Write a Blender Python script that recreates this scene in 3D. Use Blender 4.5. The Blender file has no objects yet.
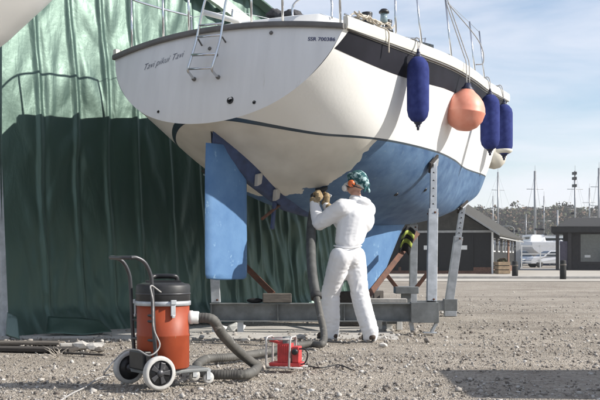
import bpy, bmesh, math, random
import numpy as np
from mathutils import Vector, Matrix, noise
random.seed(7); rng = np.random.default_rng(7)
SC = bpy.context.scene
COL = SC.collection
R = math.radians
# ------------------------------------------------------------------ camera
F = 1065.0; EYE = 0.9; HOR = 257.0
cam = bpy.data.cameras.new('camera'); camo = bpy.data.objects.new('camera', cam); COL.objects.link(camo)
camo.location = (0, 0, EYE); camo.rotation_euler = (R(90), 0, 0)
cam.sensor_width = 36; cam.lens = 36 * F / 600; cam.shift_y = (HOR - 200) / 600
cam.clip_start = 0.1; cam.clip_end = 5000
SC.camera = camo
# ------------------------------------------------------------------ light
SUN_EL, SUN_AZ = 33.0, -6.5            # azimuth measured from +X
w = bpy.data.worlds.new('World'); SC.world = w; w.use_nodes = True
nt = w.node_tree; nt.nodes.clear()
def N(nt, t, **kw):
    n = nt.nodes.new(t)
    for k, v in kw.items(): setattr(n, k, v)
    return n
out = N(nt, 'ShaderNodeOutputWorld'); bg = N(nt, 'ShaderNodeBackground')
sky = N(nt, 'ShaderNodeTexSky'); sky.sky_type = 'NISHITA'; sky.sun_disc = False
sky.sun_elevation = R(SUN_EL); sky.sun_rotation = R(90 - SUN_AZ); sky.air_density = 1.0; sky.dust_density = 0.3; sky.ozone_density = 2.0
bg.inputs['Strength'].default_value = 0.10
tc = N(nt, 'ShaderNodeTexCoord'); mp = N(nt, 'ShaderNodeMapping'); mp.inputs['Scale'].default_value = (2.2, 1.0, 11.0)
mp.inputs['Rotation'].default_value = (0.0, R(-9), 0)
nz = N(nt, 'ShaderNodeTexNoise'); nz.inputs['Scale'].default_value = 1.5; nz.inputs['Detail'].default_value = 7; nz.inputs['Roughness'].default_value = .55
nz.inputs['Distortion'].default_value = .35
rp = N(nt, 'ShaderNodeValToRGB'); rp.color_ramp.elements[0].position = .33; rp.color_ramp.elements[1].position = .72
sx = N(nt, 'ShaderNodeSeparateXYZ'); mr = N(nt, 'ShaderNodeMapRange')
mr.inputs['From Min'].default_value = 0.03; mr.inputs['From Max'].default_value = .24; mr.inputs['To Min'].default_value = .9; mr.inputs['To Max'].default_value = .9
mu = N(nt, 'ShaderNodeMath', operation='MULTIPLY')
mx = N(nt, 'ShaderNodeMix', data_type='RGBA')
mx.inputs[7].default_value = (6.6, 6.65, 7.2, 1)
L = nt.links.new
L(tc.outputs['Generated'], mp.inputs['Vector']); L(mp.outputs[0], nz.inputs['Vector']); L(nz.outputs['Fac'], rp.inputs[0])
L(tc.outputs['Generated'], sx.inputs[0]); L(sx.outputs['Z'], mr.inputs['Value'])
L(rp.outputs[0], mu.inputs[0]); L(mr.outputs[0], mu.inputs[1]); L(mu.outputs[0], mx.inputs[0])
L(sky.outputs[0], mx.inputs[6]); L(mx.outputs[2], bg.inputs['Color']); L(bg.outputs[0], out.inputs[0])
sl = bpy.data.lights.new('sun', 'SUN'); so = bpy.data.objects.new('sun', sl); COL.objects.link(so)
sl.energy = 4.6; sl.angle = R(.55); sl.color = (1, .95, .87)
SUNV = Vector((math.cos(R(SUN_AZ)) * math.cos(R(SUN_EL)), math.sin(R(SUN_AZ)) * math.cos(R(SUN_EL)), math.sin(R(SUN_EL))))
so.rotation_euler = SUNV.to_track_quat('Z', 'Y').to_euler(); so.location = (20, -2, 12)
vs = SC.view_settings; vs.view_transform = 'Standard'; vs.look = 'None'; vs.gamma = 1; vs.use_curve_mapping = False
vs.exposure = 0.6
SC.render.engine = 'CYCLES'; SC.cycles.max_bounces = 6

# ------------------------------------------------------------------ helpers
def P(px, py, d):
    "world point at depth d seen at photo pixel (px, py)"
    return Vector(((px - 300) * d / F, d, EYE + (HOR - py) * d / F))
def G(px, py):
    "ground point seen at a photo pixel"
    return P(px, py, EYE * F / (py - HOR))

def mat(name, col, rough=.5, metal=0.0, var=.18, vs=6.0, bump=0.0, bs=60.0, col2=None, spec=.5, stretch=(1, 1, 1), detail=4.0, sss=0, lo=.3, hi=.7, wear=None):
    m = bpy.data.materials.new(name); m.use_nodes = True; t = m.node_tree
    b = t.nodes['Principled BSDF']; b.inputs['Roughness'].default_value = rough; b.inputs['Metallic'].default_value = metal
    b.inputs['Specular IOR Level'].default_value = spec
    tc = N(t, 'ShaderNodeTexCoord'); mp = N(t, 'ShaderNodeMapping'); mp.inputs['Scale'].default_value = stretch
    t.links.new(tc.outputs['Object'], mp.inputs[0])
    n = N(t, 'ShaderNodeTexNoise'); n.inputs['Scale'].default_value = vs; n.inputs['Detail'].default_value = detail; n.inputs['Roughness'].default_value = .6
    t.links.new(mp.outputs[0], n.inputs['Vector'])
    r = N(t, 'ShaderNodeValToRGB'); e = r.color_ramp.elements
    e[0].position = lo; e[1].position = hi
    c2 = col2 if col2 else tuple(min(1, c * (1 + var)) for c in col)
    c1 = col if col2 else tuple(c * (1 - var) for c in col)
    e[0].color = (*c1, 1); e[1].color = (*c2, 1)
    t.links.new(n.outputs['Fac'], r.inputs[0]); t.links.new(r.outputs[0], b.inputs['Base Color'])
    if wear:
        wc, wsc, wth, wst = wear; mp2 = N(t, 'ShaderNodeMapping'); mp2.inputs['Scale'].default_value = wst; t.links.new(tc.outputs['Object'], mp2.inputs[0])
        n3 = N(t, 'ShaderNodeTexNoise'); n3.inputs['Scale'].default_value = wsc; n3.inputs['Detail'].default_value = 9; n3.inputs['Roughness'].default_value = .7; t.links.new(mp2.outputs[0], n3.inputs['Vector'])
        r3 = N(t, 'ShaderNodeValToRGB'); r3.color_ramp.elements[0].position = wth; r3.color_ramp.elements[1].position = wth + .05; t.links.new(n3.outputs['Fac'], r3.inputs[0])
        mx = N(t, 'ShaderNodeMix', data_type='RGBA'); t.links.new(r3.outputs[0], mx.inputs[0]); t.links.new(r.outputs[0], mx.inputs[6]); mx.inputs[7].default_value = (*wc, 1); t.links.new(mx.outputs[2], b.inputs['Base Color'])
    if bump:
        n2 = N(t, 'ShaderNodeTexNoise'); n2.inputs['Scale'].default_value = bs; n2.inputs['Detail'].default_value = 5
        t.links.new(mp.outputs[0], n2.inputs['Vector'])
        bp = N(t, 'ShaderNodeBump'); bp.inputs['Strength'].default_value = 1.0; bp.inputs['Distance'].default_value = bump
        t.links.new(n2.outputs['Fac'], bp.inputs['Height']); t.links.new(bp.outputs[0], b.inputs['Normal'])
    return m

class MB:
    "collects shapes; build() links them as one mesh object"
    def __init__(s): s.v = []; s.f = []; s.sm = []
    def add(s, v, f, smooth=True):
        o = len(s.v); s.v += [tuple(p) for p in v]; s.f += [tuple(i + o for i in q) for q in f]; s.sm += [smooth] * len(f); return s
    def box(s, c, size, rot=None, taper=1.0):
        hx, hy, hz = [q / 2 for q in size]; vs = []
        for z in (-hz, hz):
            k = taper if z > 0 else 1
            for x, y in ((-hx, -hy), (hx, -hy), (hx, hy), (-hx, hy)): vs.append(Vector((x * k, y * k, z)))
        if rot is not None: vs = [rot @ q for q in vs]
        vs = [q + Vector(c) for q in vs]
        return s.add(vs, [(3, 2, 1, 0), (4, 5, 6, 7), (0, 1, 5, 4), (1, 2, 6, 5), (2, 3, 7, 6), (3, 0, 4, 7)], False)
    def beam(s, p0, p1, wx, wy, up=(0, 0, 1)):
        p0, p1 = Vector(p0), Vector(p1); d = p1 - p0; z = d.normalized(); u = Vector(up)
        if abs(z.dot(u)) > .98: u = Vector((0, 1, 0))
        x = u.cross(z).normalized(); y = z.cross(x)
        m = Matrix((x, y, z)).transposed()
        return s.box((p0 + p1) / 2, (wx, wy, d.length), m)
    def tube(s, pts, r, seg=10, closed=False, cap=True):
        pts = [Vector(p) for p in pts]; n = len(pts); rr = r if hasattr(r, '__len__') else [r] * n
        vs = []; px = None
        for i, p in enumerate(pts):
            if closed: t = pts[(i + 1) % n] - pts[i - 1]
            else: t = pts[min(i + 1, n - 1)] - pts[max(i - 1, 0)]
            t.normalize()
            if px is None:
                px = t.orthogonal().normalized()
            else:
                px = (px - t * px.dot(t));
                px = px.normalized() if px.length > 1e-6 else t.orthogonal().normalized()
            py = t.cross(px)
            for k in range(seg):
                a = 2 * math.pi * k / seg; vs.append(p + (px * math.cos(a) + py * math.sin(a)) * rr[i])
        fs = []
        for i in range(n if closed else n - 1):
            j = (i + 1) % n
            for k in range(seg):
                l = (k + 1) % seg; fs.append((i * seg + k, i * seg + l, j * seg + l, j * seg + k))
        if not closed and cap:
            fs.append(tuple(reversed(range(seg)))); fs.append(tuple(range((n - 1) * seg, n * seg)))
        return s.add(vs, fs)
    def lathe(s, prof, origin=(0, 0, 0), axis=(0, 0, 1), seg=24):
        z = Vector(axis).normalized(); x = z.orthogonal().normalized(); y = z.cross(x); o = Vector(origin)
        vs = []; fs = []
        for r, h in prof:
            for k in range(seg):
                a = 2 * math.pi * k / seg; vs.append(o + z * h + (x * math.cos(a) + y * math.sin(a)) * max(r, 1e-4))
        for i in range(len(prof) - 1):
            for k in range(seg):
                l = (k + 1) % seg; fs.append((i * seg + k, i * seg + l, (i + 1) * seg + l, (i + 1) * seg + k))
        cl = tuple(prof[0]) == tuple(prof[-1])
        if prof[0][0] > 1e-3 and not cl: fs.append(tuple(reversed(range(seg))))
        if prof[-1][0] > 1e-3 and not cl: fs.append(tuple(range((len(prof) - 1) * seg, len(prof) * seg)))
        return s.add(vs, fs)
    def grid(s, rows, smooth=True, flip=False, wrap=False):
        n = len(rows[0]); vs = [p for r in rows for p in r]; fs = []
        for i in range(len(rows) - 1):
            for k in range(n if wrap else n - 1):
                l = (k + 1) % n
                q = (i * n + k, i * n + l, (i + 1) * n + l, (i + 1) * n + k); fs.append(q[::-1] if flip else q)
        return s.add(vs, fs, smooth)
    def prism(s, poly, ex, smooth=False):
        "polygon (3-D points) extruded by vector ex"
        n = len(poly); e = Vector(ex); vs = [Vector(p) for p in poly] + [Vector(p) + e for p in poly]
        fs = [tuple(reversed(range(n))), tuple(range(n, 2 * n))] + [(i, (i + 1) % n, n + (i + 1) % n, n + i) for i in range(n)]
        return s.add(vs, fs, smooth)
    def ell(s, c, r, seg=20, rings=12, rot=None):
        c = Vector(c); rows = []
        for i in range(rings + 1):
            t = math.pi * i / rings; row = []
            for k in range(seg):
                a = 2 * math.pi * k / seg
                q = Vector((r[0] * math.sin(t) * math.cos(a), r[1] * math.sin(t) * math.sin(a), -r[2] * math.cos(t)))
                if i in (0, rings): q = Vector((1e-4 * math.cos(a), 1e-4 * math.sin(a), -r[2] * math.cos(t)))
                row.append((rot @ q if rot is not None else q) + c)
            rows.append(row)
        s.grid(rows, wrap=True); n = len(s.v)
        s.f.append(tuple(range(n - seg, n))); s.sm.append(True)
        b = n - seg * (rings + 1); s.f.append(tuple(reversed(range(b, b + seg)))); s.sm.append(True); return s
    def cone(s, p0, r0, p1, r1, seg=16):
        "tapered capsule"
        p0, p1 = Vector(p0), Vector(p1); d = (p1 - p0); z = d.normalized(); n = 5; prof = []
        for i in range(n + 1):
            a = math.pi / 2 * i / n; prof.append((r0 * math.sin(a), -r0 * math.cos(a)))
        for i in range(n + 1):
            a = math.pi / 2 * (1 - i / n); prof.append((r1 * math.sin(a), d.length + r1 * math.cos(a)))
        return s.lathe(prof, p0, z, seg)
    def build(s, name, m, parent=None, bevel=0, recalc=True, auto=None):
        me = bpy.data.meshes.new(name); me.from_pydata(s.v, [], s.f)
        me.polygons.foreach_set('use_smooth', s.sm)
        if recalc:
            b = bmesh.new(); b.from_mesh(me); bmesh.ops.recalc_face_normals(b, faces=b.faces); b.to_mesh(me); b.free()
        me.materials.append(m); o = bpy.data.objects.new(name, me); COL.objects.link(o)
        if parent: o.parent = parent
        if bevel:
            md = o.modifiers.new('bevel', 'BEVEL'); md.width = bevel; md.segments = 2; md.limit_method = 'ANGLE'; md.angle_limit = R(40)
        return o
def tag(o, label=None, cat=None, group=None, kind=None):
    if label: o['label'] = label
    if cat: o['category'] = cat
    if group: o['group'] = group
    if kind: o['kind'] = kind
    return o
def empty(name, loc=(0, 0, 0), rz=0.0, label=None, cat=None, group=None):
    o = bpy.data.objects.new(name, None); COL.objects.link(o); o.location = loc; o.rotation_euler = (0, 0, rz)
    o.empty_display_size = .1
    return tag(o, label, cat, group)
def copy_tree(o, parent=None):
    c = o.copy(); COL.objects.link(c)
    if parent: c.parent = parent
    for ch in list(o.children): copy_tree(ch, c)
    return c
def catmull(pts, n=8, closed=False):
    pts = [Vector(p) for p in pts]; o = []; m = len(pts)
    for i in range(m if closed else m - 1):
        p1, p2 = pts[i], pts[(i + 1) % m]
        p0 = pts[i - 1] if (closed or i) else p1 * 2 - p2
        p3 = pts[(i + 2) % m] if (closed or i + 2 < m) else p2 * 2 - p1
        for k in range(n):
            t = k / n
            o.append(.5 * ((2 * p1) + (p2 - p0) * t + (2 * p0 - 5 * p1 + 4 * p2 - p3) * t * t + (3 * p1 - p0 - 3 * p2 + p3) * t ** 3))
    if not closed: o.append(pts[-1])
    return o
def remesh(mb, name, m, parent, voxel=.012, smooth=6, disp=None):
    "fuse overlapping shapes into one continuous surface"
    o = mb.build(name, m, parent, recalc=True)
    a = o.modifiers.new('r', 'REMESH'); a.mode = 'VOXEL'; a.voxel_size = voxel; a.use_smooth_shade = True
    b = o.modifiers.new('s', 'SMOOTH'); b.iterations = smooth; b.factor = .5
    bpy.context.view_layer.update()
    me = bpy.data.meshes.new_from_object(o.evaluated_get(bpy.context.evaluated_depsgraph_get()))
    o.modifiers.clear(); old = o.data; o.data = me; bpy.data.meshes.remove(old); me.name = name
    if disp:
        nn = [v.normal.copy() for v in me.vertices]
        for v, q in zip(me.vertices, nn): v.co += q * disp(v.co)
    for p in me.polygons: p.use_smooth = True
    if not me.materials: me.materials.append(m)
    return o
def text_mesh(s, size, shear=0.0, thin=0.0):
    c = bpy.data.curves.new('t', 'FONT'); c.body = s; c.size = size; c.shear = shear; c.offset = thin; c.resolution_u = 4
    o = bpy.data.objects.new('t', c); COL.objects.link(o); bpy.context.view_layer.update()
    me = bpy.data.meshes.new_from_object(o.evaluated_get(bpy.context.evaluated_depsgraph_get()))
    v = [q.co.copy() for q in me.vertices]; f = [tuple(p.vertices) for p in me.polygons]
    bpy.data.objects.remove(o); bpy.data.curves.remove(c); bpy.data.meshes.remove(me)
    return v, f

# ------------------------------------------------------------------ materials
m_white = mat('white_gelcoat', (.74, .74, .72), .28, var=.05, vs=1.5)
m_cream = mat('cream_gelcoat', (.66, .63, .55), .35, var=.06, vs=2)
m_transom = mat('transom_gelcoat', (.66, .66, .655), .42, col2=(.74, .74, .735), vs=2.2, stretch=(1, 3, .45), detail=8, wear=((.50, .485, .45), 3.0, .66, (1, 4, .35)))
m_navy = mat('navy_stripe', (.012, .012, .018), .65, var=.3, vs=3, spec=.15)
m_anti = mat('blue_antifouling', (.075, .22, .46), .6, var=.2, vs=5, bump=.001, bs=70)
m_antidark = mat('dark_antifouling', (.03, .05, .12), .6, var=.35, vs=9, bump=.002, bs=60)
m_keel = mat('light_blue_antifouling', (.06, .15, .31), .7, col2=(.10, .21, .38), vs=5, bump=.001, bs=60, detail=8, wear=((.24, .38, .53), 5, .60, (1, 1, .6)))
m_rub = mat('grey_rubbing_strake', (.13, .125, .12), .5, var=.15)
m_steel = mat('stainless_steel', (.62, .63, .65), .2, metal=1, var=.1)
m_galv = mat('galvanised_steel', (.42, .44, .46), .5, metal=.35, var=.22, vs=9, bump=.0006, bs=120)
m_greysteel = mat('grey_painted_steel', (.17, .18, .18), .55, var=.3, vs=7, bump=.001, bs=80, wear=((.16, .085, .05), 8, .64, (1, 1, 1)))
m_rust = mat('rusty_steel', (.16, .065, .035), .8, col2=(.07, .035, .025), vs=14, bump=.002, bs=90)
m_black = mat('black_plastic', (.014, .014, .016), .42, var=.4, vs=12)
m_rubber = mat('dark_rubber', (.03, .03, .03), .75, var=.3)
m_blue = mat('blue_fender_cloth', (.018, .026, .125), .9, col2=(.035, .05, .19), vs=14, bump=.0015, bs=220, spec=.2)
m_navyrub = mat('navy_rubber', (.012, .016, .05), .5, var=.2)
m_orange = mat('orange_buoy_vinyl', (.68, .24, .16), .48, col2=(.75, .34, .25), vs=5, spec=.4)
m_rope = mat('pale_rope', (.5, .45, .38), .9, var=.3, vs=60)
m_grey_rope = mat('grey_rope', (.35, .34, .33), .9, var=.3, vs=60)
m_drum = mat('orange_red_enamel', (.25, .042, .014), .5, col2=(.33, .062, .022), vs=7, bump=.0006, bs=25, spec=.35, wear=((.30, .17, .11), 11, .63, (1, 1, .5)))
m_lid = mat('black_enamel', (.016, .016, .017), .5, var=.5, vs=18, wear=((.13, .125, .12), 30, .66, (1, 1, 1)))
m_tyre = mat('dusty_grey_tyre', (.46, .45, .43), .8, var=.15, vs=30)
m_tubeblk = mat('dark_grey_tube', (.06, .06, .065), .4, var=.3, metal=.4)
m_hose = mat('dusty_grey_hose', (.065, .062, .055), .7, col2=(.11, .105, .095), vs=9, wear=((.22, .21, .19), 14, .60, (1, 1, 1)))
m_red = mat('red_enamel', (.52, .05, .05), .4, var=.2, vs=20)
m_wood = mat('weathered_timber', (.12, .105, .09), .85, var=.35, vs=6, stretch=(1, 8, 8), bump=.002, bs=20)
m_darkwood = mat('dark_timber', (.045, .038, .033), .85, var=.35, vs=6, stretch=(1, 8, 8), bump=.002, bs=20)
m_conc = mat('pale_concrete', (.42, .40, .37), .9, var=.2, vs=3, bump=.004, bs=25)
m_coverall = mat('white_coverall', (.78, .78, .79), .8, var=.04, vs=4, bump=.004, bs=6, stretch=(1.3, 1.3, .8), wear=((.62, .63, .66), 7, .62, (1, 1, .6)))
m_glove = mat('tan_work_glove', (.30, .22, .12), .85, var=.35, vs=40, bump=.001, bs=200)
m_skin = mat('skin', (.50, .27, .19), .55, var=.08, vs=10)
m_skinlike = m_skin
m_bandana = mat('teal_bandana', (.012, .075, .085), .9, col2=(.42, .58, .58), vs=17, bump=.0008, bs=60, lo=.50, hi=.60, detail=2)
m_ear = mat('orange_plastic', (.62, .14, .04), .35, var=.1)
m_mask = mat('white_respirator', (.7, .69, .66), .7, var=.1)
m_shoe = mat('brown_leather', (.05, .032, .022), .7, var=.3)
m_hivis = mat('hi_vis_yellow', (.26, .31, .05), .8, var=.3, vs=30)
m_blackcloth = mat('black_cloth', (.012, .012, .013), .9, var=.3)
m_glass = mat('dark_window', (.02, .025, .028), .06, var=.2, spec=.6)
m_shedblk = mat('black_tarred_boards', (.009, .009, .009), .75, var=.4, vs=4, stretch=(9, 9, .6), bump=.004, bs=10)
m_shedroof = mat('olive_grey_roof', (.045, .042, .034), .85, var=.25, vs=3)
m_whitep = mat('white_paint', (.7, .7, .68), .5, var=.08)
m_brick = mat('brown_brick', (.15, .08, .055), .9, var=.35, vs=12)
m_alu = mat('aluminium_mast', (.30, .31, .32), .4, metal=.4, var=.1)

def tarp_material():
    m = mat('green_tarpaulin', (.011, .031, .024), .46, var=.14, vs=.9, spec=1.0, stretch=(1, 1, .35))
    t = m.node_tree; b = t.nodes['Principled BSDF']; b.inputs['IOR'].default_value = 1.60; b.inputs['Specular Tint'].default_value = (.72, 1, .86, 1)
    tc = N(t, 'ShaderNodeTexCoord')
    mp = N(t, 'ShaderNodeMapping'); mp.inputs['Scale'].default_value = (3, 3, .9); mp.inputs['Rotation'].default_value = (0, R(20), 0)
    n = N(t, 'ShaderNodeTexNoise'); n.inputs['Scale'].default_value = 3.2; n.inputs['Detail'].default_value = 6; n.inputs['Distortion'].default_value = .8
    n2 = N(t, 'ShaderNodeTexNoise'); n2.inputs['Scale'].default_value = 16; n2.inputs['Detail'].default_value = 3
    bp = N(t, 'ShaderNodeBump'); bp.inputs['Distance'].default_value = .010; bp.inputs['Strength'].default_value = .6
    b2 = N(t, 'ShaderNodeBump'); b2.inputs['Distance'].default_value = .0025; b2.inputs['Strength'].default_value = .7
    k = t.links.new
    k(tc.outputs['Object'], mp.inputs[0]); k(mp.outputs[0], n.inputs['Vector']); k(tc.outputs['Object'], n2.inputs['Vector'])
    k(n.outputs['Fac'], bp.inputs['Height']); k(n2.outputs['Fac'], b2.inputs['Height']); k(bp.outputs[0], b2.inputs['Normal']); k(b2.outputs[0], b.inputs['Normal'])
    return m
m_tarp = tarp_material()

def hull_material():
    m = bpy.data.materials.new('hull_paint'); m.use_nodes = True; t = m.node_tree; b = t.nodes['Principled BSDF']; k = t.links.new
    tc = N(t, 'ShaderNodeTexCoord'); s = N(t, 'ShaderNodeSeparateXYZ'); k(tc.outputs['Object'], s.inputs[0])
    def math_(op, a, c=None, v=None):
        n = N(t, 'ShaderNodeMath', operation=op)
        for i, q in enumerate((a, c)):
            if q is None: continue
            if isinstance(q, (int, float)): n.inputs[i].default_value = q
            else: k(q, n.inputs[i])
        return n.outputs[0]
    def noise_(sc, det=4, st=(1, 1, 1)):
        mp = N(t, 'ShaderNodeMapping'); mp.inputs['Scale'].default_value = st; k(tc.outputs['Object'], mp.inputs[0])
        n = N(t, 'ShaderNodeTexNoise'); n.inputs['Scale'].default_value = sc; n.inputs['Detail'].default_value = det; k(mp.outputs[0], n.inputs['Vector']); return n.outputs['Fac']
    def ramp(f, p0, p1, c0, c1):
        r = N(t, 'ShaderNodeValToRGB'); e = r.color_ramp.elements; e[0].position = p0; e[1].position = p1
        e[0].color = (*c0, 1); e[1].color = (*c1, 1); k(f, r.inputs[0]); return r.outputs[0]
    def mix(f, a, c):
        n = N(t, 'ShaderNodeMix', data_type='RGBA'); k(f, n.inputs[0])
        for i, q in ((6, a), (7, c)):
            if isinstance(q, tuple): n.inputs[i].default_value = (*q, 1)
            else: k(q, n.inputs[i])
        return n.outputs[2]
    a, z = s.outputs['X'], s.outputs['Z']
    rise = math_('POWER', math_('MAXIMUM', math_('MULTIPLY', math_('SUBTRACT', .55, a), 1.2), 0.0), 1.6)
    wl = math_('SUBTRACT', z, math_('ADD', math_('MULTIPLY', rise, .13), 2.185))      # height above the waterline
    white = ramp(noise_(1.2, 5), .35, .7, (.78, .77, .73), (.82, .82, .80))
    stain = noise_(2.2, 6, (1, 1, .25))
    white = mix(ramp(stain, .60, .80, (0, 0, 0), (.25, .25, .25)), white, (.62, .57, .45))
    cream = ramp(noise_(3, 6), .3, .7, (.52, .49, .43), (.66, .63, .56))
    blue = ramp(noise_(4.5, 6, (1, 1, 1.6)), .3, .72, (.035, .088, .19), (.095, .175, .29))
    blue = mix(ramp(noise_(18, 3), .60, .74, (0, 0, 0), (.5, .5, .5)), blue, (.14, .21, .29))
    edge = math_('ADD', a, math_('MULTIPLY', math_('SUBTRACT', noise_(5, 3), .5), .35))
    edge = math_('SUBTRACT', edge, math_('MULTIPLY', math_('ABSOLUTE', s.outputs['Y']), .10))
    isblue = math_('GREATER_THAN', edge, 1.02)
    under = mix(isblue, cream, blue)
    col = mix(math_('GREATER_THAN', wl, 0.0), under, white)
    line = math_('MULTIPLY', math_('LESS_THAN', math_('ABSOLUTE', math_('SUBTRACT', wl, .006)), .011), math_('LESS_THAN', noise_(7, 2), .74))
    col = mix(line, col, (.03, .05, .07))
    k(col, b.inputs['Base Color'])
    rg = mix(math_('GREATER_THAN', wl, 0.0), (.62, .62, .62), (.3, .3, .3)); k(rg, b.inputs['Roughness'])
    bp = N(t, 'ShaderNodeBump'); bp.inputs['Distance'].default_value = .0012; k(noise_(26, 4), bp.inputs['Height']); k(bp.outputs[0], b.inputs['Normal'])
    return m
m_hull = hull_material()

def gravel_material():
    m = bpy.data.materials.new('gravel_ground'); m.use_nodes = True; t = m.node_tree; b = t.nodes['Principled BSDF']; k = t.links.new
    b.inputs['Roughness'].default_value = .95; b.inputs['Specular IOR Level'].default_value = .2
    tc = N(t, 'ShaderNodeTexCoord')
    def vor(sc):
        v = N(t, 'ShaderNodeTexVoronoi'); v.inputs['Scale'].default_value = sc; k(tc.outputs['Object'], v.inputs['Vector']); return v
    def noise_(sc, det=5):
        n = N(t, 'ShaderNodeTexNoise'); n.inputs['Scale'].default_value = sc; n.inputs['Detail'].default_value = det; n.inputs['Roughness'].default_value = .65; k(tc.outputs['Object'], n.inputs['Vector']); return n.outputs['Fac']
    def ramp(f, *st):
        r = N(t, 'ShaderNodeValToRGB'); e = r.color_ramp.elements
        while len(e) < len(st): e.new(.5)
        for q, (p, c) in zip(e, st): q.position = p; q.color = (*c, 1)
        k(f, r.inputs[0]); return r.outputs[0]
    def mix(f, a, c, mode='MIX'):
        n = N(t, 'ShaderNodeMix', data_type='RGBA', blend_type=mode)
        if isinstance(f, float): n.inputs[0].default_value = f
        else: k(f, n.inputs[0])
        k(a, n.inputs[6]); k(c, n.inputs[7]); return n.outputs[2]
    v1, v2 = vor(26), vor(75)
    sp = N(t, 'ShaderNodeSeparateColor'); k(v1.outputs['Color'], sp.inputs[0])
    st = ramp(sp.outputs[0], (0, (.24, .215, .185)), (.4, (.345, .315, .275)), (.75, (.41, .38, .34)), (1, (.51, .485, .45)))
    sp2 = N(t, 'ShaderNodeSeparateColor'); k(v2.outputs['Color'], sp2.inputs[0])
    st2 = ramp(sp2.outputs[1], (0, (.25, .225, .195)), (.6, (.36, .33, .29)), (1, (.47, .445, .41)))
    c = mix(.55, st, st2)
    big = ramp(noise_(.45, 6), (.3, (.74, .72, .70)), (.7, (1.14, 1.13, 1.11)))
    c = mix(1.0, c, big, 'MULTIPLY')
    mid = ramp(noise_(3.5, 6), (.3, (.82, .80, .78)), (.68, (1.1, 1.1, 1.1)))
    c = mix(1.0, c, mid, 'MULTIPLY')
    mpt = N(t, 'ShaderNodeMapping'); mpt.inputs['Scale'].default_value = (.16, 1.5, 1); mpt.inputs['Rotation'].default_value = (0, 0, R(7)); k(tc.outputs['Object'], mpt.inputs[0])
    nt_ = N(t, 'ShaderNodeTexNoise'); nt_.inputs['Scale'].default_value = 1.0; nt_.inputs['Detail'].default_value = 5; k(mpt.outputs[0], nt_.inputs['Vector'])
    c = mix(1.0, c, ramp(nt_.outputs['Fac'], (.34, (.97, .955, .93)), (.5, (1.20, 1.18, 1.15)), (.7, (1.32, 1.30, 1.265))), 'MULTIPLY')
    k(c, b.inputs['Base Color'])
    h = N(t, 'ShaderNodeMath', operation='ADD'); k(v1.outputs['Distance'], h.inputs[0]); k(v2.outputs['Distance'], h.inputs[1])
    h2 = N(t, 'ShaderNodeMath', operation='SUBTRACT'); k(noise_(14, 6), h2.inputs[0]); k(h.outputs[0], h2.inputs[1])
    bp = N(t, 'ShaderNodeBump'); bp.inputs['Distance'].default_value = .03; bp.inputs['Strength'].default_value = .8; k(h2.outputs[0], bp.inputs['Height']); k(bp.outputs[0], b.inputs['Normal'])
    return m
m_gravel = gravel_material()
def island_material(name, stops, rough=.9):
    m = bpy.data.materials.new(name); m.use_nodes = True; t = m.node_tree; b = t.nodes['Principled BSDF']
    b.inputs['Roughness'].default_value = rough; b.inputs['Specular IOR Level'].default_value = .2
    g = N(t, 'ShaderNodeNewGeometry'); r = N(t, 'ShaderNodeValToRGB'); e = r.color_ramp.elements
    while len(e) < len(stops): e.new(.5)
    for q, (p, c) in zip(e, stops): q.position = p; q.color = (*c, 1)
    t.links.new(g.outputs['Random Per Island'], r.inputs[0]); t.links.new(r.outputs[0], b.inputs['Base Color'])
    return m
m_stone = island_material('gravel_stone', [(0, (.11, .095, .085)), (.25, (.24, .215, .19)), (.7, (.36, .33, .295)), (.95, (.47, .45, .42)), (1, (.58, .56, .53))])
m_leaf = island_material('hill_foliage', [(0, (.06, .075, .038)), (.4, (.085, .088, .048)), (.65, (.115, .092, .055)), (.87, (.15, .10, .068)), (1, (.20, .13, .09))])

# ================================================================== SETTING
def fnoise(x, y, s): return noise.noise(Vector((x * s, y * s, .37)))
xs = np.concatenate([np.linspace(-440, -22, 12), np.linspace(-20, 20, 90), np.linspace(22, 540, 12)])
ys = np.concatenate([np.linspace(-80, 1, 8), np.linspace(1.3, 24, 120), np.linspace(26, 640, 30)])
rows = []
for y in ys:
    row = []
    for x in xs:
        k = max(0, 1 - max(0, y - 18) / 8) if y > 0 else 0
        row.append((x, y, k * (.014 * fnoise(x, y, .5) + .010 * fnoise(x, y, 1.7) - .012)))
    rows.append(row)
g = MB().grid(rows).build('ground', m_gravel); tag(g, kind='structure')
# pale concrete apron and road in front of the sheds
m_apron = mat('pale_apron', (.40, .37, .32), .9, var=.18, vs=.5, bump=.01, bs=6)
m_road = mat('worn_road', (.22, .21, .20), .9, var=.2, vs=.4, bump=.01, bs=8)
def sheet(name, poly, z, m):
    o = MB().add([(x, y, z) for x, y in poly], [tuple(range(len(poly)))], False).build(name, m); return tag(o, kind='structure')
sheet('road', [(-30, 40.5), (80, 36.5), (80, 41.5), (-30, 45)], .012, m_apron)
sheet('pavement', [(-30, 46.5), (80, 43.5), (80, 66), (-30, 75)], .012, m_apron)
sheet('yard_road', [(-60, 66), (80, 66.05), (80, 84), (-60, 84)], .008, m_road)
kb = MB().prism([(-30, 45.05, .0), (80, 41.55, .0), (80, 41.7, 0), (-30, 45.2, 0)], (0, 0, .11)).build('kerb', m_conc, bevel=.02); tag(kb, kind='structure')
# water beyond and hills
m_water = mat('harbour_water', (.05, .07, .08), .12, var=.2)
sheet('water', [(-430, 185), (530, 185), (530, 302), (-430, 302)], .02, m_water)
rows = []
def hill_h(x, y):
    t = min(1, max(0, (y - 305) / 110)); t = t * t * (3 - 2 * t)
    base = 11.5 + 3.2 * math.sin(x * .018 + .6) + .018 * (x - 60) + 2.0 * fnoise(x, y, .02)
    return t * base
for y in np.linspace(300, 640, 40):
    rows.append([(x, y, hill_h(x, y)) for x in np.linspace(-420, 520, 110)])
hl = MB().grid(rows).build('hills', mat('hillside', (.10, .085, .05), .95, col2=(.20, .13, .09), vs=.04)); tag(hl, kind='structure')
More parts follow.
